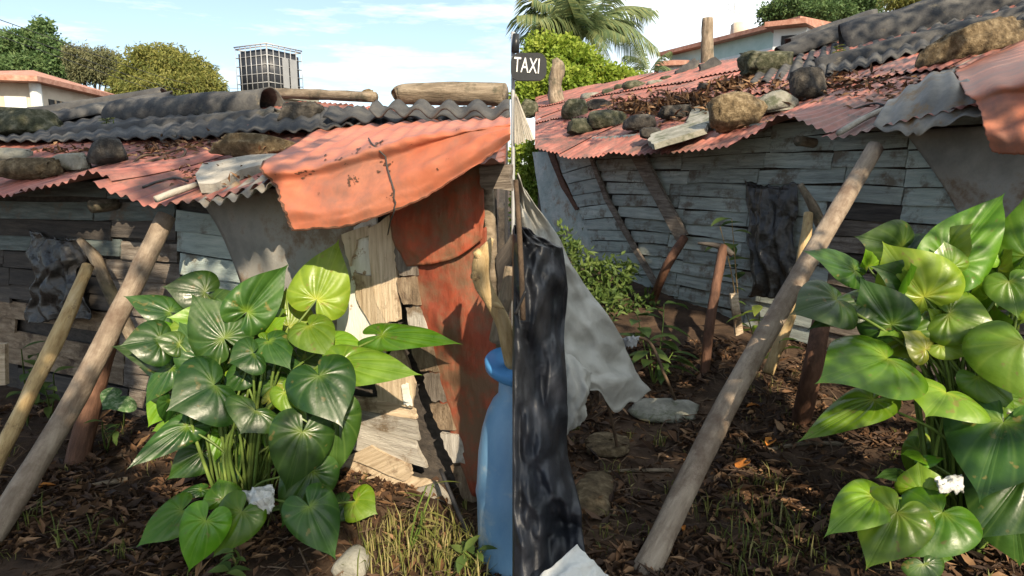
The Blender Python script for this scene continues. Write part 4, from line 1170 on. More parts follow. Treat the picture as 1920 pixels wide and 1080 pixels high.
gridmesh(lambda u, v: q0.lerp(q1, u).lerp(roofR(AE + (-1.2 - AE) * u, CB + .06, -.02, 0), v), 60, 1, .02).build('inner_wall', M['board_dark'], shackR)
gridmesh(lambda u, v: (lambda d: (aB * (1.57 * d) + nB * d - vz * .2).lerp(roofR(1.57 * d, d, -.02, 0), v))(CB + .1 + 3.6 * u), 10, 1, .02).build('side_wall', M['board_teal'], shackR)
q2 = q1 + nB * 4
panel('side_wall', M['board_dark'], shackR, [q1, q2, q2 + vz * 3.4, q1 + vz * 2.0], -aB, .03)
def rpan(name, m, px, off, th, jag=.005, sub=3, xdir=None, seed=0):
    return panel(name, m, shackR, [wb(x, y, off) for x, y in px], -nB, th, xdir=xdir, jag=jag, sub=sub, seed=seed)
# far pale section, boards rising to the right
ln = [((1040, 288), (1096, 284)), ((1054, 326), (1106, 309)), ((1064, 345), (1116, 333)), ((1073, 367), (1126, 358)), ((1083, 389), (1139, 381)), ((1092, 412), (1152, 407)), ((1099, 431), (1165, 432)), ((1107, 451), (1179, 452)), ((1118, 472), (1190, 473)), ((1130, 494), (1204, 496)), ((1140, 514), (1216, 516)), ((1150, 536), (1232, 540))]
for i in range(len(ln) - 1):
    (l0, r0), (l1, r1) = ln[i], ln[i + 1]
    rpan('board', M['board_teal_pale'], [(l0[0], l0[1] + 1), (r0[0] + 4, r0[1] + 1), (r1[0] + 4, r1[1] - .6), (l1[0], l1[1] - .6)], .03 + .006 * (i % 2), .02, jag=.004, sub=2, xdir=aB, seed=200 + i)
rpan('plaster_wall', M['wall_masonry'], [(998, 285), (1040, 285), (1092, 412), (1130, 494), (1150, 545), (1060, 545), (1022, 440), (1008, 350)], .0, .05, seed=3)
rpan('brown_batten', M['brown_post'], [(1025, 282), (1037, 282), (1050, 325), (1068, 362), (1084, 392), (1078, 394), (1052, 352), (1036, 312)], .05, .03, seed=4)
rpan('corner_trim', M['board_grey'], [(1100, 286), (1106, 286), (1140, 372), (1184, 450), (1236, 540), (1228, 542), (1176, 452), (1132, 374)], .07, .03, seed=5)
# main boards
rb = random.Random(23)
def trim_x(y): return 1104 + (y - 286) * .5 + max(0, y - 372) * .05
zt = 2.02; row = 0
while zt > .10:
    cuts_px = [None, 1270 + rb.uniform(-30, 30), 1400 + rb.uniform(-30, 40), 1560 + rb.uniform(-20, 20), 1690, 2150]
    for i in range(5):
        def aat(px):
            return aofR(wb(px, 420))
        if i == 0:
            # left end follows the leaning trim
            lo_, hi_ = 1090.0, 1260.0
            for _ in range(30):
                md = (lo_ + hi_) / 2
                # pixel row of this board height at md
                p = wb(md, 400); a_ = aofR(p); Pz = wcR(a_, zt - .06)
                dd = Pz - CAMP
                xc = dd.x; zc = dd.dot(Vector((0, cp, -sp))); yc = dd.dot(Vector((0, sp, cp)))
                pyy = 540 - F * yc / zc
                if md < trim_x(pyy): lo_ = md
                else: hi_ = md
            al = aat(md)
        else:
            al = aat(cuts_px[i])
        ar = aat(cuts_px[i + 1])
        zm = (zt + .0)
        gmid = gz(*(wcR((al + ar) / 2, 0).xy))
        if zt < gmid + .02: continue
        if rb.random() < .04 and row > 5: continue
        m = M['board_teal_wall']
        if i == 4: m = M['board_teal_pale'] if row < 9 else M['board_grey']
        if i == 3: m = M['board_teal_wall'] if row < 5 else (M['board_dark'] if row in (5, 8) else M['board_grey'])
        t0 = rb.uniform(-.014, .014)
        off = rb.uniform(0, .008)
        h = .122 * rb.uniform(.92, .99)
        pts = [wcR(al, zt + t0, off), wcR(ar + .006, zt - t0, off), wcR(ar + .006, zt - t0 - h, off + .018), wcR(al, zt + t0 - h, off + .018)]
        panel('board', m, shackR, pts, -nB, .016, xdir=aB, jag=.005, sub=2, seed=300 + row * 5 + i)
    zt -= .124; row += 1
rpan('diagonal_brace', M['board_grey'], [(1178, 286), (1204, 286), (1286, 440), (1268, 452)], .10, .04, seed=6)
cr = [[wb(*q) for q in r] for r in (
    [(1694, 246, .03), (1780, 240, .06), (1860, 236, .09), (1990, 220, .08)],
    [(1735, 300, .035), (1800, 310, .08), (1870, 310, .06), (1990, 300, .09)],
    [(1778, 365, .03), (1830, 380, .05), (1890, 390, .085), (1990, 390, .07)],
    [(1815, 440, .03), (1850, 450, .06), (1900, 470, .05), (1990, 480, .08)])]
gridmesh(cr_fn(cr), 24, 20, .004).build('grey_panel', M['greypanel'], shackR, smooth=True)
p = wb(1527, 268, .02)
stick('rafter_end', M['log'], shackR, [p, p - nB * .2 + Vector((0, 0, .01))], [.034, .038], 9, .35, 4, 3)
gpr = [[rr(x, y, .03) for x, y in [(1790, 130), (1850, 104), (1922, 74), (2030, 30)]],
       [hit(x, y, nB, CE - .02) for x, y in [(1806, 166), (1860, 150), (1930, 132), (2040, 105)]],
       [hit(x, y, nB, CE - .20) for x, y in [(1834, 198), (1880, 188), (1945, 180), (2060, 165)]],
       [hit(x, y, nB, CE - .28) for x, y in [(1846, 244), (1895, 244), (1960, 238), (2080, 225)]],
       [hit(x, y, nB, CE - .26) for x, y in [(1859, 284), (1905, 290), (1975, 286), (2095, 275)]]]
bfr = cr_fn(gpr)
def bentR(u, v):
    p = bfr(u, v); e = .014 * noise.noise(Vector((u * 4, v * 5, 7)))
    if u < .03: p = p + aB * (.014 * noise.noise(Vector((v * 22, 4, 1))))
    if v > .97: p = p + vz * .008 * noise.noise(Vector((u * 40, 3, 1)))
    return p + Vector((-e, -e, e))
gridmesh(bentR, 44, 34, .004).build('bent_tin_sheet', M['red_sheet'], shackR, smooth=True)
zr_ = [[hit(x, y, nB, CE + .30) for x, y in [(1664, 192), (1712, 158), (1768, 132), (1806, 150), (1850, 160)]],
       [hit(x, y, nB, CE + .08) for x, y in [(1650, 214), (1704, 198), (1765, 168), (1820, 186), (1862, 190)]],
       [hit(x, y, nB, CE - .06) for x, y in [(1636, 238), (1694, 250), (1724, 250), (1790, 226), (1866, 206)]]]
zf = cr_fn(zr_)
gridmesh(lambda u, v: zf(u, v) + vz * .014 * math.cos(u * 5 * 2 * math.pi), 60, 8, .003).build('zinc_strip', M['tin_under'], shackR, smooth=True)

# ---- things lying on the right roof
stn(rr, 1052, 186, 1102, 232, 'green mossy stone at the foot of the grey dead stump, right roof', M['stone_moss'], seed=21)
stn(rr, 1062, 221, 1122, 258, 'lowest dark mossy stone on the left part of the right roof', M['stone_moss'], seed=22, boxy=.4)
stn(rr, 1104, 202, 1172, 248, 'dark green stone between the lowest mossy stone and the leaf heap, right roof', M['stone_moss'], seed=23)
stn(rr, 976, 186, 1010, 224, 'mossy stone beside the pale slats at the far left of the right roof', M['stone_moss'], seed=24)
stn(rr, 1168, 214, 1232, 250, 'dark angular stone right of the dark green stone, right roof', M['stone_dark'], seed=25, boxy=.4)
stn(rr, 1198, 238, 1240, 264, 'small dark stone against the lower end of the long green slab, right roof', M['stone_dark'], seed=26)
stn(rr, 1234, 196, 1300, 230, 'dark stone behind the long green slab, right roof', M['stone_dark'], seed=27, boxy=.45)
stn(rr, 1100, 186, 1150, 212, 'dark stone at the left edge of the leaf heap, right roof', M['stone_dark'], seed=28)
def slabR(pts, label, m, th=.05, off=.06, name='slab', cat='slab', seed=0):
    o = panel(name, m, None, [rr(x, y, off) for x, y in pts], Vector((-.3, -.15, 1)).normalized(), th, jag=.012, sub=3, seed=seed)
    return tag(o, label, cat)
slabR([(1214, 262), (1222, 250), (1300, 226), (1326, 232), (1324, 240), (1226, 270)], 'long greenish slab near the eave of the right roof', M['concrete'], seed=1)
slabR([(1286, 228), (1300, 200), (1336, 194), (1346, 222), (1330, 230)], 'flat greenish slab tucked left of the brown rough block, right roof', M['concrete'], seed=2)
stn(rr, 1332, 176, 1442, 250, 'large rough brown block on the eave of the right roof', M['stone_brown'], seed=29, boxy=.4, amp=.18, depth=.6, tilt=.22)
stn(rr, 1416, 172, 1490, 218, 'pale green concrete block between brown rough block and dark round stone, right roof', M['concrete'], seed=30, boxy=.35, name='concrete_block', cat='block', tilt=.2)
stn(rr, 1474, 128, 1552, 196, 'dark round stone on the eave above the rafter stub, right roof', M['stone_dark'], seed=31, amp=.12)
stn(rr, 1392, 94, 1484, 152, 'mossy brown rubble at the left end of the dark ridge pieces, right roof', M['stone_moss'], seed=32, amp=.3)
stn(rr, 1306, 156, 1340, 174, 'small dark stone alone in the middle of the right roof', M['stone_dark'], seed=33)
for i, (x0, y0, x1, y1) in enumerate(((1086, 172, 1130, 190), (1128, 166, 1152, 184), (1150, 158, 1178, 176), (1166, 150, 1216, 176), (1212, 150, 1250, 166), (1236, 142, 1264, 158))):
    stn(rr, x0, y0, x1, y1, ('pale grey stone at the left end of the far ridge row, right roof', 'small grey stone second in the far ridge row, right roof', 'mossy stone third in the far ridge row, right roof', 'long mossy block in the middle of the far ridge row, right roof', 'flat grey stone fifth in the far ridge row, right roof', 'dark stone touching the jagged shards on the far ridge, right roof')[i], M['concrete' if i in (0, 4) else 'stone_moss'], seed=40 + i, sub=2)
stn(rr, 1722, 46, 1935, 122, 'long rough brown rock lying above the orange bent sheet, right roof', M['stone_brown'], seed=50, boxy=.7, amp=.3, depth=.45, tilt=.28)
slabR([(1686, 182), (1770, 130), (1846, 96), (1852, 102), (1780, 140), (1702, 190)], 'long pale strip lying below the long brown rock, right roof', M['pale_slab'], .02, .03, 'pale_strip', 'strip', 4)
o = stick('white_strip', M['pale_slab'], None, [rr(1572, 250, .03), rr(1620, 222, .02), rr(1680, 196, .02)], [.02, .022, .018], 6, .2, 2, 4); tag(o, 'narrow pale strip at the right roof eave beside the long grey pole top', 'strip')
o = stick('bent_rod', M['wire'], None, [rr(1556, 224, .02), rr(1600, 205, .02), rr(1640, 194, .02), rr(1658, 198, .02)], .008, 6, .1, 1, 4); tag(o, 'dark bent rod on the red tin near the right roof eave', 'rod')
o = stick('twig_tangle', M['twig'], None, [rr(1604, 166, .01), rr(1622, 152, .04), rr(1652, 144, .02), rr(1674, 130, .05), rr(1664, 146, .03), rr(1630, 158, .03), rr(1608, 164, .02)], .010, 5, .3, 3, 6); tag(o, 'dark tangle of twigs on the red tin right of the dark round stone, right roof', 'twigs')
# jagged shards, ridge pieces
for i, (pts, lb) in enumerate((([(1262, 150), (1268, 132), (1290, 118), (1304, 108), (1312, 118), (1310, 142), (1290, 152)], 'left one of two jagged dark shards standing on the ridge by the wooden post stub'), ([(1310, 142), (1312, 120), (1334, 108), (1350, 114), (1352, 128), (1330, 144)], 'right one of two jagged dark shards standing on the ridge by the wooden post stub'))):
    base_ = rr(pts[0][0], pts[0][1])
    P_ = [at(x, y, base_.y) for x, y in pts]
    o = panel('roof_shard', M['fibre'], None, P_, Vector((0, -1, 0)), .10, jag=.03, sub=2, seed=70 + i); tag(o, lb, 'shard', 'jagged dark shards')
wavesheet([rr(1400, 160, .06), rr(1560, 140, .06), rr(1560, 84, .07), rr(1440, 112, .07)], 'low dark wavy sheet at the left end of the dark ridge pieces, right roof', waves=6, amp=.025, seed=6)
wavesheet([rr(1550, 142, .06), rr(1980, 30, .06), rr(1980, -20, .08), rr(1560, 84, .08)], 'low dark wavy sheet under the thick roll, right roof', waves=14, amp=.025, seed=7)
o = channel('ridge_channel', M['fibre'], None, rr(1530, 138, .0), rr(1960, 30, .0), .15, seed=11); tag(o, 'long low dark channel along the right roof, above the dark round stone', 'ridge piece', G2)
o = channel('ridge_roll', M['fibre'], None, rr(1580, 100, .0), rr(1960, -2, .02), .33, -20, 200, seed=12, nu=20); tag(o, 'thick dark half-round roll on the ridge in the top right corner', 'ridge piece', G2)
o = channel('ridge_sheet', M['fibre'], None, rr(1462, 122, .0), rr(1600, 76, .04), .24, 10, 170, seed=13); tag(o, 'dark ridged sheet running up from the mossy rubble, right roof', 'ridge piece', G2)
o = channel('ridge_sheet', M['fibre'], None, rr(1480, 98, .0), rr(1640, 44, .04), .2, 10, 170, seed=14); tag(o, 'rearmost dark sheet in front of the white house, right roof', 'ridge piece', G2)
# bleached post stub and dead stump
b_ = rr(1328, 112)
o = stick('wooden_post', M['log'], None, [b_ - vz * .3, at(1326, 70, b_.y), at(1327, 34, b_.y)], [.12, .11, .095], 12, .18, 5, 5); tag(o, 'bleached broken wooden post standing up on the right roof ridge', 'post')
b_ = rr(1045, 196)
o = stick('dead_stump', M['log'], None, [b_ - vz * .05, at(1040, 160, b_.y), at(1046, 128, b_.y), at(1040, 110, b_.y)], [.17, .11, .14, .06], 12, .4, 7, 5); tag(o, 'grey dead stump standing among stones on the far left of the right roof', 'stump')
# heaps of dry leaves on the roof
def leafheap(surf, boxes, label, n_, seed, size=.09):
    rng = random.Random(seed); mb = MB()
    for i in range(n_):
        x0, y0, x1, y1 = rng.choice(boxes)
        gx = min(1, max(0, rng.gauss(.5, .22))); gy = min(1, max(0, rng.gauss(.5, .22)))
        q = surf(x0 + (x1 - x0) * gx, y0 + (y1 - y0) * gy, rng.uniform(.01, .05))
        d = Vector((rng.uniform(-1, 1), rng.uniform(-1, 1), rng.uniform(-.1, .6)))
        leafquad(mb, q, d, vz + rvec(rng) * .7, size * rng.uniform(.6, 1.3), size * .38, rng.random(), .3)
    o = mb.build('dry_leaf_heap', M['litter'], None); tag(o, label, 'leaves', None, 'stuff'); return o
leafheap(rr, [(1140, 172, 1330, 226), (1140, 182, 1240, 222), (1240, 176, 1360, 204), (1320, 150, 1440, 176)], 'heap of dry leaves and twigs across the middle of the right roof', 1500, 3, .13)
leafheap(rr, [(1545, 136, 1610, 166), (1440, 150, 1480, 176)], 'dry leaves caught right of the dark round stone, right roof', 160, 4, .09)
leafheap(rr, [(1010, 180, 1500, 240), (1100, 160, 1700, 180), (1500, 120, 1800, 200)], 'loose dry leaves strewn over the whole right roof', 700, 14, .08)
leafheap(rl, [(0, 262, 560, 300), (200, 240, 640, 290), (300, 300, 480, 350)], 'loose dry leaves strewn over the whole left roof', 260, 15, .05)
leafheap(rl, [(240, 268, 345, 300), (60, 272, 170, 292), (280, 262, 420, 285)], 'dry leaves lying on the red tin of the left roof', 180, 5, .07)
small_plant('small dry yellow plant growing out of the dark channel, left roof', rl(204, 240, .05), [(rl(200, 222, .14), .07, .03, 6), (rl(212, 224, .12), .07, .03, 5)], M['fol_yellow'], 3)
small_plant('small dry yellow plant growing out of the dark channel, right roof', rr(1574, 108, .05), [(rr(1568, 88, .22), .10, .04, 7), (rr(1582, 92, .18), .10, .04, 6)], M['fol_yellow'], 4)

# ================================================================== POLES AND PROPS, right yard
prop('grey_pole', M['pipe'], [gnd(1196, 1088) - Vector((0, 0, .03)), at(1400, 690, 3.15), at(1640, 278, 4.22)], [.056, .054, .053], 'long grey pole leaning across the middle of the right yard up to the eave', 'pole', GP, .11, 3, 18, 14)
prop('yellow_stick', M['yellow_stick'], [at(1440, 700, 3.85), at(1484, 580, 4.0), at(1508, 460, 4.25), at(1516, 400, 4.35)], [.036, .035, .036, .03], 'yellow peeled stick tucked behind the long grey pole, right yard', 'stick', 'yellow leaning sticks', .15, 6)
prop('forked_prop', M['log'], [at(1550, 450, 4.5), at(1526, 390, 4.5), at(1500, 345, 4.55)], [.035, .034, .02], 'short forked wooden prop behind the grey pole top, right yard', 'prop', 'forked props', .2, 8)
prop('brown_post', M['brown_post'], [gnd(1500, 792) - Vector((0, 0, .03)), at(1524, 690, 3.62), at(1540, 600, 3.72)], [.060, .056, .05], 'rusty brown post between the long grey pole and the right leafy plant', 'post', 'rusty brown posts', .06, 9)
t = thing('brown_post', 'thin brown post with a cross piece on top, in the shade of the right yard', 'post', gnd(1320, 704), 'rusty brown posts')
stick('stem', M['brown_post'], t, [gnd(1320, 704) - vz * .04, at(1332, 600, 4.55), at(1356, 462, 4.9)], [.034, .036, .036], 10, .12, 2, 6)
stick('cross_piece', M['board_dark'], t, [at(1308, 456, 4.95), at(1352, 462, 4.9), at(1374, 478, 4.85)], [.010, .026, .022], 8, .15, 2, 4)
prop('brown_prop', M['brown_post'], [gnd(1222, 570), at(1250, 500, 5.6), at(1283, 446, 5.75)], [.038, .04, .04], 'brown prop leaning against the lower end of the diagonal brace, right shack', 'prop', None, .08, 3)
hung_bag([(1396, 338, .05), (1496, 345, .06), (1500, 560, .14), (1398, 556, .14)], 'torn black plastic hanging on boards left of the long grey pole top', wb, 2, .07)
# climber on the wall and seedlings
b0 = gnd(1388, 610)
small_plant('climbing plant with dark leaves on a yellow stem beside the hanging black plastic', b0, [(at(1376, 540, 4.75), .10, .05, 2), (at(1372, 410, 4.95), .17, .10, 6), (at(1350, 425, 4.95), .17, .10, 4)], M['herb'], 8, stem_m=M['yellow_stick'])
b0 = gnd(1225, 722)
small_plant('bushy broad-leaved plant at the right end of the cloudy plastic sheet', b0, [(at(1195, 590, 4.5), .20, .09, 7), (at(1245, 570, 4.6), .20, .09, 7), (at(1215, 640, 4.3), .18, .08, 6), (at(1262, 660, 4.3), .18, .07, 6)], M['herb'], 9)
b0 = gnd(1420, 660)
small_plant('pale green seedling left of the long grey pole, beside the pale stake', b0, [(at(1424, 572, 4.2), .12, .06, 5), (at(1400, 590, 4.2), .12, .05, 4)], M['fol_bright'], 10)
b0 = gnd(1455, 690)
small_plant('pale green seedling right of the long grey pole', b0, [(at(1462, 640, 3.85), .10, .05, 4), (at(1470, 655, 3.8), .12, .05, 4)], M['fol_bright'], 11)
o = panel('pale_stake', M['plank'], None, [at(1370, 552, 4.3), at(1384, 550, 4.3), at(1394, 624, 4.25), at(1380, 630, 4.25)], Vector((0, -1, 0)), .03, jag=.003, sub=2); tag(o, 'pale broken stake beside the climbing plant, right yard', 'stake')
t = thing('shrub', 'dark leafy shrub at the foot of the turquoise boards, behind the cloudy sheet', 'shrub', gnd(1110, 560))
bl = [(at(1080, 505, 6.4), Vector((.20, .2, .26))), (at(1120, 530, 6.2), Vector((.26, .2, .22))), (at(1150, 520, 6.1), Vector((.18, .2, .2))), (at(1060, 470, 6.6), Vector((.14, .15, .22))), (at(1180, 560, 5.9), Vector((.25, .2, .14))), (at(1130, 580, 5.6), Vector((.3, .3, .16)))]
crown('crown', M['herb'], t, bl, 2600, .075, 4, .45, .1)
mb = MB()
for c_, r_ in bl: tube(mb, [gnd(1110, 570), c_], [.012, .006], 5, 0, 0, False, 2)
mb.build('stems', M['twig'], t, smooth=True)
# big flat dead leaves and stones on the floor
def flatrock(px0, py0, px1, py1, label, m, seed, name='flat_stone', cat='stone', th=.03):
    a_, b_ = gnd(px0, (py0 + py1) / 2), gnd(px1, (py0 + py1) / 2); f_, n_ = gnd((px0 + px1) / 2, py0), gnd((px0 + px1) / 2, py1)
    c_ = (a_ + b_ + f_ + n_) / 4 + vz * th
    o = rock(name, m, None, c_, (b_ - a_) / 2, (f_ - n_) / 2, vz * th * 1.4, .7, .2, seed, 3); return tag(o, label, cat)
flatrock(1176, 757, 1308, 800, 'flat pale brown stone on the soil left of the long grey pole', M['concrete'], 61)
flatrock(1088, 822, 1178, 870, 'grey flat lump on the soil next to the black tarp', M['stone_brown'], 62)
flatrock(1072, 892, 1150, 980, 'brown flat lump on the soil at the foot of the black tarp', M['stone_brown'], 63)
def orange(px, py, ang, ln, label):
    p_ = gnd(px, py) + vz * .025; mb = MB()
    d = Vector((math.cos(ang), math.sin(ang), 0)); s = Vector((-d.y, d.x, 0))
    vs = []; pr = [(0, .02), (.2, .16), (.5, .24), (.8, .14), (1, .0)]
    for a_, b_ in pr:
        c_ = p_ + d * ln * (a_ - .5) + vz * .02 * math.sin(a_ * 3)
        vs += [c_ - s * ln * b_ + vz * .012, c_, c_ + s * ln * b_ + vz * .012]
    fs = []
    for j in range(4):
        fs += [(j * 3, j * 3 + 3, j * 3 + 4, j * 3 + 1), (j * 3 + 1, j * 3 + 4, j * 3 + 5, j * 3 + 2)]
    mb.add(vs, fs); o = mb.build('fallen_leaf', M['orange_leaf'], None, smooth=True); tag(o, label, 'leaf', 'orange fallen leaves')
orange(84, 927, .6, .10, 'orange fallen leaf right of the grey pole at the lower left')
orange(1444, 840, .9, .13, 'orange fallen leaf right of the long grey pole, the larger one')
orange(1392, 882, .8, .16, 'long orange fallen leaf nearest the long grey pole in the right yard')
orange(1411, 772, .1, .09, 'small orange fallen leaf beside the long grey pole, farthest of the three on the right')
orange(1280, 1006, 1.4, .05, 'tiny yellow fallen leaf just right of the long grey pole foot')
prop('dead_vine', M['twig'], [gnd(1100, 770), at(1170, 650, 3.9), at(1215, 640, 4.0), at(1245, 700, 3.9), gnd(1270, 760)], .011, 'brown arching dead vine beside the cloudy plastic sheet', 'vine', None, .1, 3, 6)
prop('dead_vine', M['twig'], [gnd(1160, 850), at(1140, 760, 3.35), at(1115, 700, 3.5)], .010, 'brown thin dead vine under the cloudy plastic sheet', 'vine', None, .1, 4, 6)
prop('fallen_twig', M['log'], [gnd(1080, 905) + vz * .02, gnd(1160, 890) + vz * .02, gnd(1262, 888) + vz * .02], .010, 'long dead twig lying between the black tarp and the grey pole', 'twig', None, .2, 5, 6)
prop('fallen_twig', M['log'], [gnd(100, 930) + vz * .02, gnd(160, 920) + vz * .02, gnd(240, 905) + vz * .02], .014, 'dead twig lying on the soil left of the left leafy plant', 'twig', None, .2, 6, 6)
prop('fallen_twig', M['log'], [gnd(1440, 850) + vz * .02, gnd(1510, 838) + vz * .02, gnd(1580, 838) + vz * .02], .014, 'dead twig lying on the soil left of the right leafy plant', 'twig', None, .2, 7, 6)

# ================================================================== TARPS between the two yards
def drape(name, m, rows, label, seed, fold=.02, nu=40, nv=60, ff=22, back=None, th=.003, vf=8):
    """rows: left px, right px, y, depth at left, depth at right. The left rim also turns back into the scene."""
    def fn(u, v):
        k = len(rows) - 1; x = v * k; i = min(int(x), k - 1); f = x - i
        f = f * f * (3 - 2 * f) * .35 + f * .65
        r = [rows[i][j] * (1 - f) + rows[i + 1][j] * f for j in range(5)]
        ub = .22 if back else 0.0
        if u < ub:
            q = at(r[0], r[2], r[3]); w_ = 1 - u / ub
            return q + Vector((-.004 * w_, back * w_, -.03 * w_))
        w_ = (u - ub) / (1 - ub)
        Yd = r[3] + (r[4] - r[3]) * w_ ** 1.6
        q = at(r[0] + (r[1] - r[0]) * w_, r[2], Yd)
        a_ = fold * (math.sin(w_ * ff * .45 + 2.5 * noise.noise(Vector((v * 2.5, seed, 0))) + seed) * .35 + 1.5 * noise.noise(Vector((w_ * 2.4, v * vf, seed))) + .8 * noise.noise(Vector((w_ * 6, v * vf * 2.6, seed + 3))) + .12 * noise.noise(Vector((w_ * 14, v * vf * 6, seed + 3))))
        ed = min(1, w_ * 8)
        if v > .9 and not back: q += vz * (v - .9) * 10 * (.07 * math.sin(w_ * 9 + seed) + .05 * noise.noise(Vector((w_ * 9, 3, seed))))
        return q + Vector((0, -a_ * ed, 0)) + vz * (a_ * .3 * ed)
    o = gridmesh(fn, nu, nv, th).build(name, m, None, smooth=True)
    return tag(o, label, 'tarp')
crumple('blue_white_scrap', 'bluish white plastic scrap at the edge of the cloudy sheet, by the bushy plant', [at(1164, 634, 3.6), at(1200, 630, 3.6), at(1192, 650, 3.55), at(1168, 652, 3.55)], M['plate'], 11, 'plastic', amp=.015)
drape('cloudy_sheet', M['whiteplastic'], [(967, 972, 338, 2.95, 2.98), (967, 1000, 385, 2.90, 3.0), (967, 1044, 440, 2.85, 3.1), (967, 1076, 500, 2.85, 3.2), (967, 1114, 560, 2.85, 3.3), (968, 1168, 640, 2.85, 3.35), (970, 1196, 700, 2.85, 3.35), (972, 1222, 742, 2.85, 3.35)], 'cloudy white plastic sheet hanging behind the black tarp', 4, .085, 70, 80, ff=10, vf=4.5)
crumple('cloudy_flap', 'lower grey fold of cloudy plastic hanging between black tarp and flat stone', [at(1040, 640, 2.80), at(1110, 700, 2.86), at(1095, 790, 2.86), at(1040, 830, 2.76)], M['whiteplastic'], 8, 'plastic', amp=.04)
drape('black_tarp', M['blackplastic'], [(963, 975, 424, 2.22, 2.28), (963, 1000, 438, 2.18, 2.28), (963, 1056, 462, 2.14, 2.32), (963, 1066, 540, 2.12, 2.34), (963, 1058, 640, 2.10, 2.34), (963, 1064, 760, 2.06, 2.30), (963, 1068, 860, 2.02, 2.24), (963, 1086, 940, 1.98, 2.16), (963, 1092, 1010, 1.96, 2.10), (963, 1096, 1120, 1.90, 2.0)], 'black plastic tarp draped in folds in the middle of the picture', 2, .06, 60, 150, 5, back=.16, vf=7)
crumple('white_plastic', 'white plastic corner at the bottom edge in front of the black tarp', [at(1083, 1021, 1.86), at(1150, 1090, 1.84), at(1100, 1130, 1.72), at(990, 1100, 1.78)], M['whitecloth'], 9, 'plastic', amp=.006)
prop('thin_stick', M['twig'], [at(981, 600, 2.04), at(976, 480, 2.05), at(968, 350, 2.06), at(967, 340, 2.06)], [.009, .009, .008, .008], 'thin brown stick standing against the black tarp', 'stick', None, .1, 3, 8)
prop('thin_rod', M['blacktube'], [at(966, 590, 2.03), at(986, 545, 2.03)], [.005, .005], 'short dark rod crossing the foot of the thin brown stick', 'rod', None, 0, 3, 6)
# sign post with taxi sign and hanging slats
YS = 5.6
sb_ = at(962, 500, YS); sb_ = Vector((sb_.x, YS, gz(sb_.x, YS)))
o = stick('sign_post', M['galv'], None, [sb_, at(962, 300, YS), at(962, 60, YS)], [.017, .017, .017], 10, 0, 1, 4); tag(o, 'slim grey post carrying the black sign in the gap between the shacks', 'post')
t = thing('taxi_sign', 'rounded black sign with white letters on the slim grey post', 'sign', at(992, 126, YS - .06))
def rrect(w_, h_, r_, k_=6):
    out_ = []
    for cx, cy, a_ in ((w_ / 2 - r_, h_ / 2 - r_, 0), (-w_ / 2 + r_, h_ / 2 - r_, 90), (-w_ / 2 + r_, -h_ / 2 + r_, 180), (w_ / 2 - r_, -h_ / 2 + r_, 270)):
        for i in range(k_ + 1):
            b_ = R(a_ + 90 * i / k_); out_.append((cx + r_ * math.cos(b_), cy + r_ * math.sin(b_)))
    return out_
sc_ = YS / F / .985 * 1.0
C0 = at(991, 127, YS - .06)
P_ = [C0 + Vector((x, 0, z_)) for x, z_ in rrect(62 * sc_, 46 * sc_, 15 * sc_)]
mb = MB(); prism(mb, P_, Vector((0, -1, 0)), -.05); mb.build('board', M['sign_black'], t)
mb = MB(); tube(mb, [at(966, 98, YS - .03), at(968, 64, YS - .02)], [.035, .028], 10); mb.build('bracket', M['sign_black'], t, smooth=True)
cu = bpy.data.curves.new('lettering', 'FONT'); cu.body = 'TAXI'; cu.extrude = .002; cu.align_x = 'CENTER'; cu.align_y = 'CENTER'; cu.size = 36 * sc_
cu.resolution_u = 4
to = bpy.data.objects.new('lettering_tmp', cu); C.objects.link(to)
bpy.context.view_layer.update()
me = bpy.data.meshes.new_from_object(to.evaluated_get(bpy.context.evaluated_depsgraph_get()))
bpy.data.objects.remove(to); me.name = 'lettering'; me.materials.clear(); me.materials.append(M['sign_white'])
lo = bpy.data.objects.new('lettering', me); C.objects.link(lo); lo.parent = t
wide = max(v.co.x for v in me.vertices) - min(v.co.x for v in me.vertices)
lo.matrix_basis = WM[t].inverted() @ Matrix.Translation(at(988, 124, YS - .116)) @ Matrix.Rotation(R(4), 4, 'Y') @ Matrix.Rotation(R(90), 4, 'X') @ Matrix.Diagonal((44 * sc_ / wide, 1.0, 1, 1))
WM[lo] = Matrix.Identity(4)
t = thing('slat_bundle', 'bundle of pale thin slats hanging below the black sign', 'slats', at(968, 178, YS - .05))
for i in range(9):
    f = i / 8
    p0, p1 = at(966 + 4 * f, 176 + rb.uniform(0, 8), YS - .04 - .004 * i), at(967 + 33 * f, 270 - 4 * f + rb.uniform(-8, 2), YS - .05 - .006 * i)
    s = Vector((.011, 0, .0))
    panel('slat', M['pale_slab'], t, [p0 - s * .5, p0 + s * .5, p1 + s, p1 - s], Vector((0, -1, 0)), .004, xdir=p1 - p0)

# ================================================================== FAR BACKGROUND
# water tank in a cage on its stand
YT = 14.0
th_ = R(28)
cor = at(505, 172, YT - .7)          # nearest bottom edge of the cage
ex = Vector((-math.cos(th_), math.sin(th_), 0)); ey = Vector((math.sin(th_), math.cos(th_), 0))
S_ = .90; H_ = .88
t = thing('water_tank', 'dark square water tank in a silver cage beyond the left roof', 'water tank', cor)
def tp(a, b, z_): return cor + ex * a * S_ + ey * b * S_ + vz * z_
bm = bmesh.new()
bmesh.ops.create_cube(bm, size=1)
bmesh.ops.bevel(bm, geom=[e for e in bm.edges], offset=.07, segments=4, affect='EDGES')
vs = [tp(v.co.x * .985 + .5, v.co.y * .985 + .5, (v.co.z + .5) * H_ * .96) for v in bm.verts]
fs = [tuple(v.index for v in f.verts) for f in bm.faces]; bm.free()
MB().add(vs, fs).build('tank', M['tank'], t, smooth=True)
def bar(p, q, r_=.008):
    mb = MB(); tube(mb, [p, q], r_, 6); mb.build('cage_bar', M['galv'], t, smooth=True)
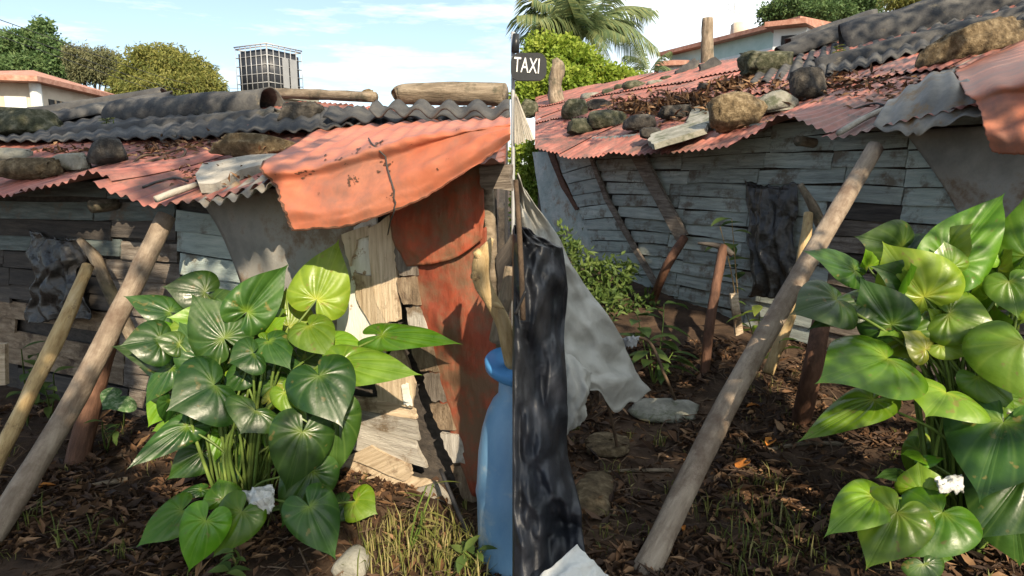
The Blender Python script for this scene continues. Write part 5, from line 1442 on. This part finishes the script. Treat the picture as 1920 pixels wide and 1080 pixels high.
for k_ in range(6):
    z_ = .02 + k_ * (H_ - .02) / 5
    for (a0_, b0_, a1_, b1_) in ((0, 0, 1, 0), (0, 0, 0, 1), (1, 0, 1, 1), (0, 1, 1, 1)):
        bar(tp(a0_, b0_, z_), tp(a1_, b1_, z_), .014 if k_ == 5 else .008)
for k_ in range(7):
    f = k_ / 6
    bar(tp(f, -.012, 0), tp(f, -.012, H_ + .03)); bar(tp(-.012, f, 0), tp(-.012, f, H_ + .03))
bar(tp(-.02, -.02, H_ + .04), tp(1.02, -.02, H_ + .04), .014); bar(tp(-.02, -.02, H_ + .04), tp(-.02, 1.02, H_ + .04), .014)
for f0, f1 in ((.40, .58), (.62, .82)):
    panel('plate', M['plate'], t, [tp(-.03, f0, .12), tp(-.03, f1, .12), tp(-.03, f1, .70), tp(-.03, f0, .70)], -ex, .006)
tb = thing('tank_stand', 'plastered block stand under the caged water tank, hidden behind the left roof', 'stand', Vector((cor.x, cor.y, 0)))
def box8(P, z0, z1):
    return [Vector((p.x, p.y, z0)) for p in P] + [Vector((p.x, p.y, z1)) for p in P], [(0, 3, 2, 1), (4, 5, 6, 7), (0, 1, 5, 4), (1, 2, 6, 5), (2, 3, 7, 6), (3, 0, 4, 7)]
v_, f_ = box8([tp(-.15, -.15, 0), tp(1.15, -.15, 0), tp(1.15, 1.15, 0), tp(-.15, 1.15, 0)], 0, cor.z - .12); MB().add(v_, f_).build('wall', M['wall_cream'], tb)
v_, f_ = box8([tp(-.25, -.25, 0), tp(1.25, -.25, 0), tp(1.25, 1.25, 0), tp(-.25, 1.25, 0)], cor.z - .12, cor.z - .006); MB().add(v_, f_).build('slab', M['concrete'], tb)

# trees beyond the left shack
def gbase(px, Y):
    p_ = at(px, 330, Y); return Vector((p_.x, p_.y, 0))
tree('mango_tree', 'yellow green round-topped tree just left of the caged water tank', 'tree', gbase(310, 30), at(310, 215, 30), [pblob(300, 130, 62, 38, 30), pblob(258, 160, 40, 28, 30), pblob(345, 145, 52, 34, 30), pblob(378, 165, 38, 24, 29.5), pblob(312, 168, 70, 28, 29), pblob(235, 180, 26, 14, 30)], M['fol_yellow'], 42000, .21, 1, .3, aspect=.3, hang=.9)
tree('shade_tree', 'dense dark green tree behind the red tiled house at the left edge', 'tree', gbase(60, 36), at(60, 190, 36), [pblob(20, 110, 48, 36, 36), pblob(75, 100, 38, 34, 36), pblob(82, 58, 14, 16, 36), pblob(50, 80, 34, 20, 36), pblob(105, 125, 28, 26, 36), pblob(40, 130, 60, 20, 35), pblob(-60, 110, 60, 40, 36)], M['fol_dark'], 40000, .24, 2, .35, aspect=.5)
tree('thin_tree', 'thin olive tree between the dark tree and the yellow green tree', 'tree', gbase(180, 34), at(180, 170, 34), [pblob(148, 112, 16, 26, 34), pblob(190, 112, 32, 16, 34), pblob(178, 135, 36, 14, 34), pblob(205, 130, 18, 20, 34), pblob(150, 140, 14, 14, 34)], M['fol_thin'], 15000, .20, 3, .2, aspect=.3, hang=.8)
# red tiled house at the left edge
def house(label, corners, z0, zr, wallm, roofm, over=.6, th=.22, rise=0.0, name='house'):
    """corners: plan points; a flat or low tiled roof with overhang"""
    c_ = sum(corners, Vector()) / len(corners); c_.z = 0
    t = thing(name, label, 'house', c_)
    k_ = len(corners)
    mb = MB(); vs = [Vector((p.x, p.y, z0)) for p in corners] + [Vector((p.x, p.y, zr)) for p in corners]
    mb.add(vs, [(i, (i + 1) % k_, k_ + (i + 1) % k_, k_ + i) for i in range(k_)] + [tuple(range(k_, 2 * k_))]); mb.build('wall', wallm, t)
    R_ = [c_ + (Vector((p.x, p.y, 0)) - c_) * (1 + over / (Vector((p.x, p.y, 0)) - c_).length) for p in corners]
    mb = MB(); vs = [Vector((p.x, p.y, zr + .004)) for p in R_] + [Vector((p.x, p.y, zr + th)) for p in R_] + [c_ + vz * (zr + th + rise)]
    mb.add(vs, [tuple(reversed(range(k_)))] + [(i, (i + 1) % k_, k_ + (i + 1) % k_, k_ + i) for i in range(k_)] + [(k_ + i, k_ + (i + 1) % k_, 2 * k_) for i in range(k_)]); mb.build('roof', roofm, t)
    return t
def plan(px, py, Y):
    p_ = at(px, py, Y); return p_
pa = at(70, 160, 20.6); pb_ = at(196, 184, 24.5); pc_ = at(-90, 158, 20)
zh = at(66, 152, 20).z
pd_ = pc_ + (pb_ - pa)
h1 = house('cream house with red tiled roof at the left edge', [pc_, pa, pb_, pd_], 0, zh, M['wall_cream'], M['tile'], .7, .16, .5)
n1 = Vector((0, -1, 0)); dxa = (pb_ - pa); dxa.z = 0; nrm1 = Vector((dxa.y, -dxa.x, 0)).normalized()
for f0, f1, z0_, z1_ in ((.12, .34, .5, 1.5), (.42, .62, .5, 1.5), (.70, .88, .5, 1.5)):
    a_, b_ = pa + dxa * f0, pa + dxa * f1
    q_ = [Vector((a_.x, a_.y, zh - z1_)), Vector((b_.x, b_.y, zh - z1_)), Vector((b_.x, b_.y, zh - z0_ + .1)), Vector((a_.x, a_.y, zh - z0_ + .1))]
    wn = panel('window', M['darkgap'], h1, [x_ + nrm1 * .03 for x_ in q_], nrm1, .05)
    for g in (.33, .66):
        m0, m1_ = q_[0].lerp(q_[1], g), q_[3].lerp(q_[2], g); mb = MB(); tube(mb, [m0 + nrm1 * .05, m1_ + nrm1 * .05], .025, 5); mb.build('window_bar', M['plank'], wn)
q_ = [Vector((p_.x, p_.y, zh - d_)) for p_, d_ in ((pc_.lerp(pa, .60), 1.3), (pc_.lerp(pa, .86), 1.3), (pc_.lerp(pa, .86), .4), (pc_.lerp(pa, .60), .4))]
panel('window', M['wall_white'], h1, [x_ + Vector((0, -.05, 0)) for x_ in q_], Vector((0, -1, 0)), .05)
mb = MB(); tube(mb, [Vector((pa.x, pa.y - .1, 0)), Vector((pa.x, pa.y - .1, zh))], .16, 8); mb.build('porch_post', M['wall_white'], h1)
# overhead cables
for i, (y0, y1, dz_) in enumerate(((38, 168, .5), (56, 176, .6), (70, 186, .6))):
    A_, B_ = at(-60, y0 - 22, 14), at(470, y1, 40); mid_ = A_.lerp(B_, .5) - vz * dz_
    o = stick('overhead_cable', M['wire'], None, [A_, mid_, B_], .010, 5, 0, 1, 8); tag(o, ('topmost', 'middle', 'lowest')[i] + ' of three thin cables crossing the sky at the upper left', 'cable', 'overhead cables')

# turquoise house and white house beyond the right shack
A_ = at(1256, 104, 38); B_ = at(1500, 44, 30.2); A_.z = B_.z = 0
zt_ = at(1262, 100, 38).z - .15
bk = Vector((10, 6, 0))
h2 = house('pale turquoise house with tiled roof edge beyond the right roof, behind the wooden post', [A_, B_, B_ + bk, A_ + bk], 0, zt_, M['wall_turq'], M['tile'], .7, .20, .5)
d2 = B_ - A_; n2_ = Vector((d2.y, -d2.x, 0)).normalized()
for f0, f1 in ((.30, .42), (.55, .68), (.76, .88)):
    q_ = [A_ + d2 * f0 + vz * (zt_ - 2.2), A_ + d2 * f1 + vz * (zt_ - 2.2), A_ + d2 * f1 + vz * (zt_ - .9), A_ + d2 * f0 + vz * (zt_ - .9)]
    wn = panel('window', M['darkgap'], h2, [x_ + n2_ * .03 for x_ in q_], n2_, .05)
    panel('frame', M['wall_white'], wn, [q_[0] + n2_ * .08, q_[1] + n2_ * .08, q_[1] + n2_ * .08 - vz * .12, q_[0] + n2_ * .08 - vz * .12], n2_, .06)
q_ = [A_ + d2 * .02 + vz * (zt_ - .75), B_ + vz * (zt_ - .75), B_ + vz * .1, A_ + d2 * .02 + vz * .1]
panel('white_band', M['wall_white'], h2, [x_ + n2_ * .025 for x_ in q_], n2_, .02)
P0 = at(1236, 128, 36); P0.z = 0
h4 = house('small porch with red roof at the left end of the turquoise house', [P0, P0 + Vector((1.3, -.4, 0)), P0 + Vector((2.4, 3, 0)), P0 + Vector((.6, 3, 0))], 0, at(1250, 126, 36).z, M['wall_white'], M['tile'], .5, .22, .4, 'porch')
A3 = at(1450, 70, 25.5); B3 = at(1512, 62, 25.0); C3 = at(1600, 52, 29); A3.z = B3.z = C3.z = 0
z3 = at(1450, 56, 25.5).z
h3 = house('white house with flat tiled roof peeping over the dark ridge, upper right', [A3, B3, C3, C3 + (A3 - B3) + Vector((-.2, 1, 0))], 0, z3, M['wall_white'], M['tile'], .7, .18, .3)
d3 = B3 - A3; n3_ = Vector((d3.y, -d3.x, 0)).normalized()
q_ = [A3 + d3 * .25 + vz * (z3 - 1.2), A3 + d3 * .95 + vz * (z3 - 1.2), A3 + d3 * .95 + vz * (z3 - .25), A3 + d3 * .25 + vz * (z3 - .25)]
panel('window', M['darkgap'], h3, [x_ + n3_ * .03 for x_ in q_], n3_, .05)
ct = at(1386, 62, 36); ct.z = zt_ + .35
t = thing('roof_tank', 'pale yellow round tank with an antenna on the turquoise house roof', 'tank', ct)
mb = MB(); tube(mb, [ct, ct + vz * .5, ct + vz * .9, ct + vz * 1.0], [.45, .47, .45, .30], 16); mb.build('body', M['wall_cream'], t, smooth=True)
mb = MB(); tube(mb, [ct + Vector((-.4, -.3, 0)), ct + Vector((-.42, -.3, 2.0))], .03, 6)
for z_ in (1.5, 1.75): tube(mb, [ct + Vector((-.8, -.3, z_ + .1)), ct + Vector((-.05, -.3, z_ - .15))], .02, 5)
mb.build('antenna', M['galv'], t, smooth=True)
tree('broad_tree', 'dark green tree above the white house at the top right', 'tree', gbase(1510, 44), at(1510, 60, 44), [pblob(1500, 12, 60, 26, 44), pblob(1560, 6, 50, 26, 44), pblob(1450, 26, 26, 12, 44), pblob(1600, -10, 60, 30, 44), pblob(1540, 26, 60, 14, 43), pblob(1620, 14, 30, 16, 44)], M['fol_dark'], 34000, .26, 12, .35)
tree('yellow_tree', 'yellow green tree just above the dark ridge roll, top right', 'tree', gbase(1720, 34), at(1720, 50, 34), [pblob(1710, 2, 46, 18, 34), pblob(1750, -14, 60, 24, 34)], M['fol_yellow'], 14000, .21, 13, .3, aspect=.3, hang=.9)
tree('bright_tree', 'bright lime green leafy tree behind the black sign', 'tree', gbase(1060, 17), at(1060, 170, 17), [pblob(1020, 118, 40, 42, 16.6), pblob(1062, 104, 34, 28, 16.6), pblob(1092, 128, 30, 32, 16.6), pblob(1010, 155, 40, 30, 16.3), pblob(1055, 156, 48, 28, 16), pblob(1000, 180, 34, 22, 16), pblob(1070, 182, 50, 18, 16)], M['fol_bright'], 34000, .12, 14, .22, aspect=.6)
tree('bright_shrub', 'bright green shrub under the palm fronds, right of the lime green tree', 'shrub', gbase(1140, 16.5), at(1140, 190, 16.5), [pblob(1140, 150, 34, 22, 16.5), pblob(1172, 156, 28, 16, 16.5), pblob(1115, 162, 30, 20, 16.5), pblob(1190, 166, 34, 12, 16.5)], M['fol_bright'], 14000, .12, 15, .12, aspect=.6)
tree('alley_shrub', 'yellow green shrub in the gap beside the far corner of the turquoise shack', 'shrub', Vector((.35, 10.2, 0)), at(992, 400, 10.2), [pblob(986, 300, 26, 34, 10.2), pblob(996, 350, 24, 34, 10.0), pblob(1000, 410, 26, 34, 9.6), pblob(985, 400, 22, 60, 10)], M['fol_bright'], 9000, .075, 16, .05, aspect=.6)

# coconut palms
def frond(parent, c, tip, sag, m, seed, wid=.16, nleaf=46):
    rng = random.Random(seed)
    Ln = (tip - c).length
    mb = MB(); pts = []
    for i in range(17):
        f = i / 16
        pts.append(c.lerp(tip, f) + vz * sag * Ln * math.sin(math.pi * f ** .8))
    tube(mb, pts, [.035 * (1 - .8 * i / 16) * Ln / 3 for i in range(17)], 5, 0, 0, False, 1)
    mb.uv = {i: [(.75, .5)] * 4 for i in range(len(mb.f))}
    for i in range(nleaf):
        f = .12 + .88 * i / nleaf
        x = f * 16; a = min(int(x), 15); g = x - a
        p_ = pts[a].lerp(pts[a + 1], g); tg = (pts[a + 1] - pts[a]).normalized()
        sd = tg.cross(vz); sd.normalize()
        ll = Ln * .42 * (math.sin(math.pi * (f * .86 + .10)) ** .6)
        for s in (1, -1):
            d = (sd * s * .8 + tg * .75 - vz * (.35 + .3 * rng.random())).normalized()
            q1_ = p_ + d * ll * .55; q2_ = p_ + d * ll - vz * ll * .28
            wv = tg * Ln * .010
            u_ = min(.97, max(.03, .45 + rng.uniform(-.25, .3) + .2 * f))
            mb.add([p_ - wv, p_ + wv, q1_ + wv, q1_ - wv, q2_], [(0, 1, 2, 3), (3, 2, 4)], [(u_, .5), (u_, .5)])
    mb.build('frond', m, parent)
def palm(label, c_px, Y, tips, seed, sag=.16, crown_r=.25):
    c_ = at(c_px[0], c_px[1], Y); b_ = Vector((c_.x + .6, c_.y + .3, 0))
    t = thing('palm_tree', label, 'palm tree', b_, 'coconut palms')
    mb = MB(); tube(mb, [b_, b_.lerp(c_, .5) + Vector((-.15, 0, 0)), c_], [.24, .17, .14], 10, .12, seed, True, 8); mb.build('trunk', M['bark'], t, smooth=True)
    rng = random.Random(seed)
    for i, (tx, ty, dY, sg) in enumerate(tips):
        frond(t, c_, at(tx, ty, Y + dY), sg, M['frond'], seed * 50 + i)
    for i in range(4):
        rock('coconut', M['stone_brown'], t, c_ + Vector((rng.uniform(-.3, .3), -.2, -.3 - .1 * i)), Vector((.13, 0, 0)), Vector((0, .13, 0)), vz * .16, 1, .05, i, 2)
    return t
palm('tall palm with long arching fronds behind the lime green tree', (1088, 80), 19, [(985, -10, -1.2, .1), (968, 30, -1.5, .15), (1010, 40, -2, .2), (1040, 30, -1.8, .1), (1140, 90, -1.4, .25), (1175, 70, -1, .2), (1060, -10, -2, .05), (990, 100, -1.6, .3), (1000, 4, -1, .2), (975, 70, 0, .25), (1030, -30, 1, .1), (1060, -60, -.5, .05), (1105, -50, .8, .05), (1165, -40, -.5, .08), (1222, 16, .5, .2), (1234, 92, -.5, .3), (1212, 120, .8, .35), (1150, 135, -1, .35), (1190, 40, 1, .15), (1010, 120, -.8, .35), (1050, 140, -1.2, .3), (1085, -20, -1.5, .1), (1120, 20, -1.2, .12), (1000, -60, .6, .1)], 1)
palm('smaller palm between the tall palm and the turquoise house', (1216, 140), 30, [(1256, 96, -.4, .15), (1262, 132, .3, .25), (1200, 84, .5, .1), (1172, 104, -.5, .2), (1168, 140, .5, .3), (1240, 165, -.5, .3), (1190, 170, -.5, .3)], 2)

# ================================================================== LITTER AND GRASS
rng = random.Random(99)
mb = MB(); tw = MB()
def yardpts(n_, boxes):
    k_ = 0
    while k_ < n_:
        x0, x1, y0, y1 = rng.choice(boxes)
        x, y = rng.uniform(x0, x1), rng.uniform(y0, y1)
        k_ += 1
        yield x, y
def inside_house(x, y):
    if x < 0: return .4102 * x + .912 * y > DW - .02
    return .866 * x + .5 * y > CB
for x, y in yardpts(30000, [(-3.6, 0, 1.7, 4.6), (-2.8, -.4, 1.7, 3.4), (0.1, 2.6, 1.8, 5.0), (.1, 2.4, 1.8, 3.6)]):
    if inside_house(x, y): continue
    p = Vector((x, y, gz(x, y) + .012))
    az = rng.uniform(0, 6.28); d = Vector((math.cos(az), math.sin(az), rng.uniform(-.1, .35)))
    L_ = rng.uniform(.025, .06) if rng.random() < .72 else rng.uniform(.06, .13)
    if noise.noise(Vector((x * 2, y * 2, 9))) < -.08 and rng.random() < .8: continue
    s = d.normalized().cross(vz + rvec(rng) * .6).normalized(); u_ = rng.random() ** 2.0 * .92 + .03
    w_ = L_ * rng.uniform(.08, .19); n_ = s.cross(d); curl = rng.uniform(.0, .22) * L_
    c0, c1, c2 = p + vz * curl * .4, p + d * L_ * .5 + vz * .006, p + d * L_ + vz * curl
    lift = vz * rng.uniform(.0, .022) + s * 0
    mb.add([c0, c1 + s * w_ + lift, c1, c1 - s * w_ + lift, c2], [(0, 2, 1), (0, 3, 2), (1, 2, 4), (2, 3, 4)], [(u_, .5)] * 4)
o = mb.build('leaf_litter', M['litter'], None); tag(o, 'brown dry leaves scattered over both yards', None, None, 'stuff')
for x, y in yardpts(1500, [(-3.4, 0, 1.8, 4.2), (0.1, 2.6, 1.8, 5.0)]):
    if inside_house(x, y): continue
    az = rng.uniform(0, 6.28); L_ = rng.uniform(.05, .14) if rng.random() < .75 else rng.uniform(.14, .34)
    q0 = Vector((x, y, gz(x, y) + .015)); q1 = Vector((x + math.cos(az) * L_, y + math.sin(az) * L_, 0)); q1.z = gz(q1.x, q1.y) + rng.uniform(.012, .05)
    md = q0.lerp(q1, .5) + rvec(rng) * .02
    tube(tw, [q0, md, q1], rng.uniform(.0012, .0045), 4, .2, L_, False, 2)
o = tw.build('twig_litter', M['twig'], None, smooth=True); tag(o, 'thin twigs scattered over both yards', None, None, 'stuff')
gm = MB()
def tuft(x, y, n_, h, spread, tone, dry=.3):
    for i in range(n_):
        az = rng.uniform(0, 6.28); r_ = spread * rng.random() ** .5
        p = Vector((x + math.cos(az) * r_, y + math.sin(az) * r_, 0)); p.z = gz(p.x, p.y)
        L_ = h * rng.uniform(.5, 1.2); ln_ = rng.uniform(.2, .9); a2 = rng.uniform(0, 6.28)
        out_d = Vector((math.cos(a2), math.sin(a2), 0)); s = Vector((-out_d.y, out_d.x, 0)) * rng.uniform(.0018, .0035)
        u_ = min(.97, tone + rng.uniform(-.15, .15) + (.4 if rng.random() < dry else 0))
        p1 = p + vz * L_ * .55 + out_d * L_ * ln_ * .25; p2 = p + vz * L_ * (1 - ln_ * .45) + out_d * L_ * ln_ * .75
        gm.add([p - s, p + s, p1 + s, p1 - s, p2], [(0, 1, 2, 3), (3, 2, 4)], [(u_, .5)] * 2)
for px, py, n_, h, sp_, tone, dry in ((740, 1050, 90, .13, .10, .55, .5), (800, 1055, 110, .14, .12, .55, .45), (860, 1060, 90, .15, .10, .5, .35), (780, 1010, 70, .16, .09, .6, .6), (830, 1020, 60, .14, .09, .6, .5), (720, 1005, 60, .12, .09, .6, .7), (700, 1075, 50, .12, .08, .5, .4), (870, 1090, 80, .14, .1, .5, .3), (760, 1090, 90, .12, .12, .55, .4),
                               (140, 1030, 26, .16, .06, .35, .2), (70, 1000, 20, .14, .06, .35, .3), (250, 1050, 20, .12, .06, .35, .3), (310, 880, 22, .10, .08, .5, .5), (210, 830, 26, .09, .1, .5, .6), (900, 1040, 40, .14, .06, .5, .3),
                               (1440, 920, 46, .13, .07, .4, .3), (1400, 1040, 60, .13, .09, .35, .2), (1460, 1000, 60, .14, .09, .35, .2), (1420, 1085, 50, .12, .09, .35, .2), (1500, 1060, 46, .13, .08, .35, .3), (1370, 960, 24, .12, .06, .4, .4), (1160, 900, 22, .10, .06, .4, .4), (1230, 830, 20, .10, .05, .4, .4), (1160, 1000, 26, .10, .08, .3, .4), (1560, 1000, 30, .10, .08, .35, .4), (1330, 980, 18, .16, .05, .4, .4)):
    p = gnd(px, py); tuft(p.x, p.y, int(n_ * .62), h * 1.15, sp_ * 1.35, tone, dry)
for x, y in yardpts(160, [(-3.2, 0, 1.8, 3.6), (.3, 2.4, 1.8, 4.5)]):
    if not inside_house(x, y): tuft(x, y, 5, .08, .03, .4, .5)
o = gm.build('grass', M['grass'], None); tag(o, 'thin grass and weeds between the dry leaves', None, None, 'stuff')
small_plant('tall dry weed stalk in the grass left of the black tube', gnd(765, 1040), [(at(800, 912, 2.42), .10, .012, 4), (at(812, 908, 2.44), .10, .012, 4), (at(790, 960, 2.40), .12, .012, 5)], M['grass'], 21)
small_plant('bright green weed left of the barrel foot at the bottom edge', gnd(880, 1060), [(at(870, 1035, 2.3), .08, .035, 5), (at(895, 1032, 2.3), .08, .035, 4)], M['herb'], 22)
small_plant('small green weed under the young leaves of the left plant', gnd(440, 1062), [(at(440, 1030, 2.2), .06, .03, 5), (at(425, 1075, 2.15), .08, .05, 4)], M['herb'], 23)

# ================================================================== TREES BEHIND THE CAMERA that dapple the yards
def shader_tree(label, base, top, targets, seed, m):
    t = thing('shade_tree', label, 'tree', base)
    keep = [(at(1680, 560, 2.6), .36), (at(1820, 560, 2.55), .4), (at(1600, 690, 2.46), .26), (at(1660, 985, 2.25), .22), (at(1590, 960, 2.28), .2), (at(1740, 985, 2.22), .2), (at(1470, 630, 3.3), .10), (at(1560, 480, 3.75), .12), (wl(720, 830), .3), (wl(700, 550), .32), (wl(840, 650), .3), (gnd(790, 1030), .32), (gnd(330, 850), .28), (gnd(1620, 860), .28), (gnd(1590, 930), .18), (wb(1180, 465), .3), (at(640, 520, 2.95), .25), (at(600, 720, 2.56), .26), (at(380, 720, 2.68), .22), (at(230, 540, 3.25), .14), (wl(310, 500), .16)]
    rng = random.Random(seed)
    mb = MB(); lb = MB(); tube(lb, [base, base.lerp(top, .5) + Vector((.15, 0, 0)), top], [.2, .15, .1], 10, .15, seed, True, 4)
    for (p_, r_, n_, lo_, hi_) in targets:
        p_ = Vector(p_)
        cc = p_ + SUN * ((lo_ + hi_) / 2)
        tube(lb, [top, top.lerp(cc, .5) + vz * .3, cc], [.06, .035, .012], 6, .1, seed, False, 3)
        for i in range(n_):
            q = p_ + rvec(rng) * r_ * rng.random() ** .4 + SUN * rng.uniform(lo_, hi_)
            if any(((kp - q) - SUN * (kp - q).dot(SUN)).length < kr + .10 for kp, kr in keep) and rng.random() < .93: continue
            for j in range(10):
                leafquad(mb, q + rvec(rng) * .16, rvec(rng) - vz * .4, rvec(rng), rng.uniform(.10, .17), rng.uniform(.05, .08), rng.random())
    lb.build('trunk', M['bark'], t, smooth=True)
    mb.build('crown', m, t)
SHADE = True
if SHADE:
    # left yard floor, right yard floor and wall, and flecks over the roofs
    T1 = [(gnd(80, 960), .6, 420, 6.5, 8.5), (gnd(190, 1010), .38, 220, 6.5, 8.5), (gnd(60, 760), .6, 320, 6.5, 8.5), (wl(20, 560), .55, 380, 7, 9), (wl(170, 660), .3, 70, 7, 9), (gnd(400, 1060), .25, 30, 6.5, 8.5), (at(520, 860, 2.7), .28, 36, 6.5, 8.5), (at(560, 960, 2.6), .25, 28, 6.5, 8.5), (rl(120, 290), .5, 22, 7, 9), (rl(330, 220), .6, 40, 7, 9)]
    T2 = [(gnd(1250, 930), .6, 380, 6, 8), (gnd(1150, 800), .5, 260, 6, 8), (gnd(1440, 1000), .35, 70, 6, 8), (gnd(1300, 700), .7, 120, 6, 8.5), (at(1060, 640, 3.0), .42, 320, 6, 8), (at(1040, 960, 2.1), .28, 130, 6, 8), (wb(1300, 430), .55, 240, 6.5, 9), (wb(1400, 440), .5, 130, 6.5, 9), (rr(1150, 220), 1.3, 130, 6.5, 9.5), (rr(1600, 90), 1.0, 50, 6.5, 9), (at(1660, 700, 2.6), .3, 14, 6, 8)]
    shader_tree('leafy tree standing behind the camera that shades the left yard', Vector((-4.6, -3.2, 0)), Vector((-4.2, -2.6, 3.6)), T1, 5, M['fol_dark'])
    shader_tree('leafy tree standing behind the camera that shades the right yard', Vector((6.6, -2.6, 0)), Vector((6.0, -2.0, 3.4)), T2, 6, M['fol_dark'])

    # added unseen leaf masses hung on both trees to cut skylight in the yard
    t_ = [o_ for o_ in C.objects if o_.name.startswith('shade_tree')]
    crown('added_blocker_crown', M['fol_dark'], t_[-2], [(Vector((-3.6, -.6, 5.2)), Vector((3.0, 2.6, 1.4))), (Vector((-1.0, -2.6, 6.3)), Vector((2.2, 1.6, 1.0)))], 6000, .2, 71, .5, .3)
    crown('added_blocker_crown', M['fol_dark'], t_[-1], [(Vector((6.2, .8, 5.6)), Vector((2.4, 2.4, 1.3))), (Vector((9.0, -1.0, 5.0)), Vector((2.5, 3.0, 2.0)))], 6000, .2, 72, .5, .3)
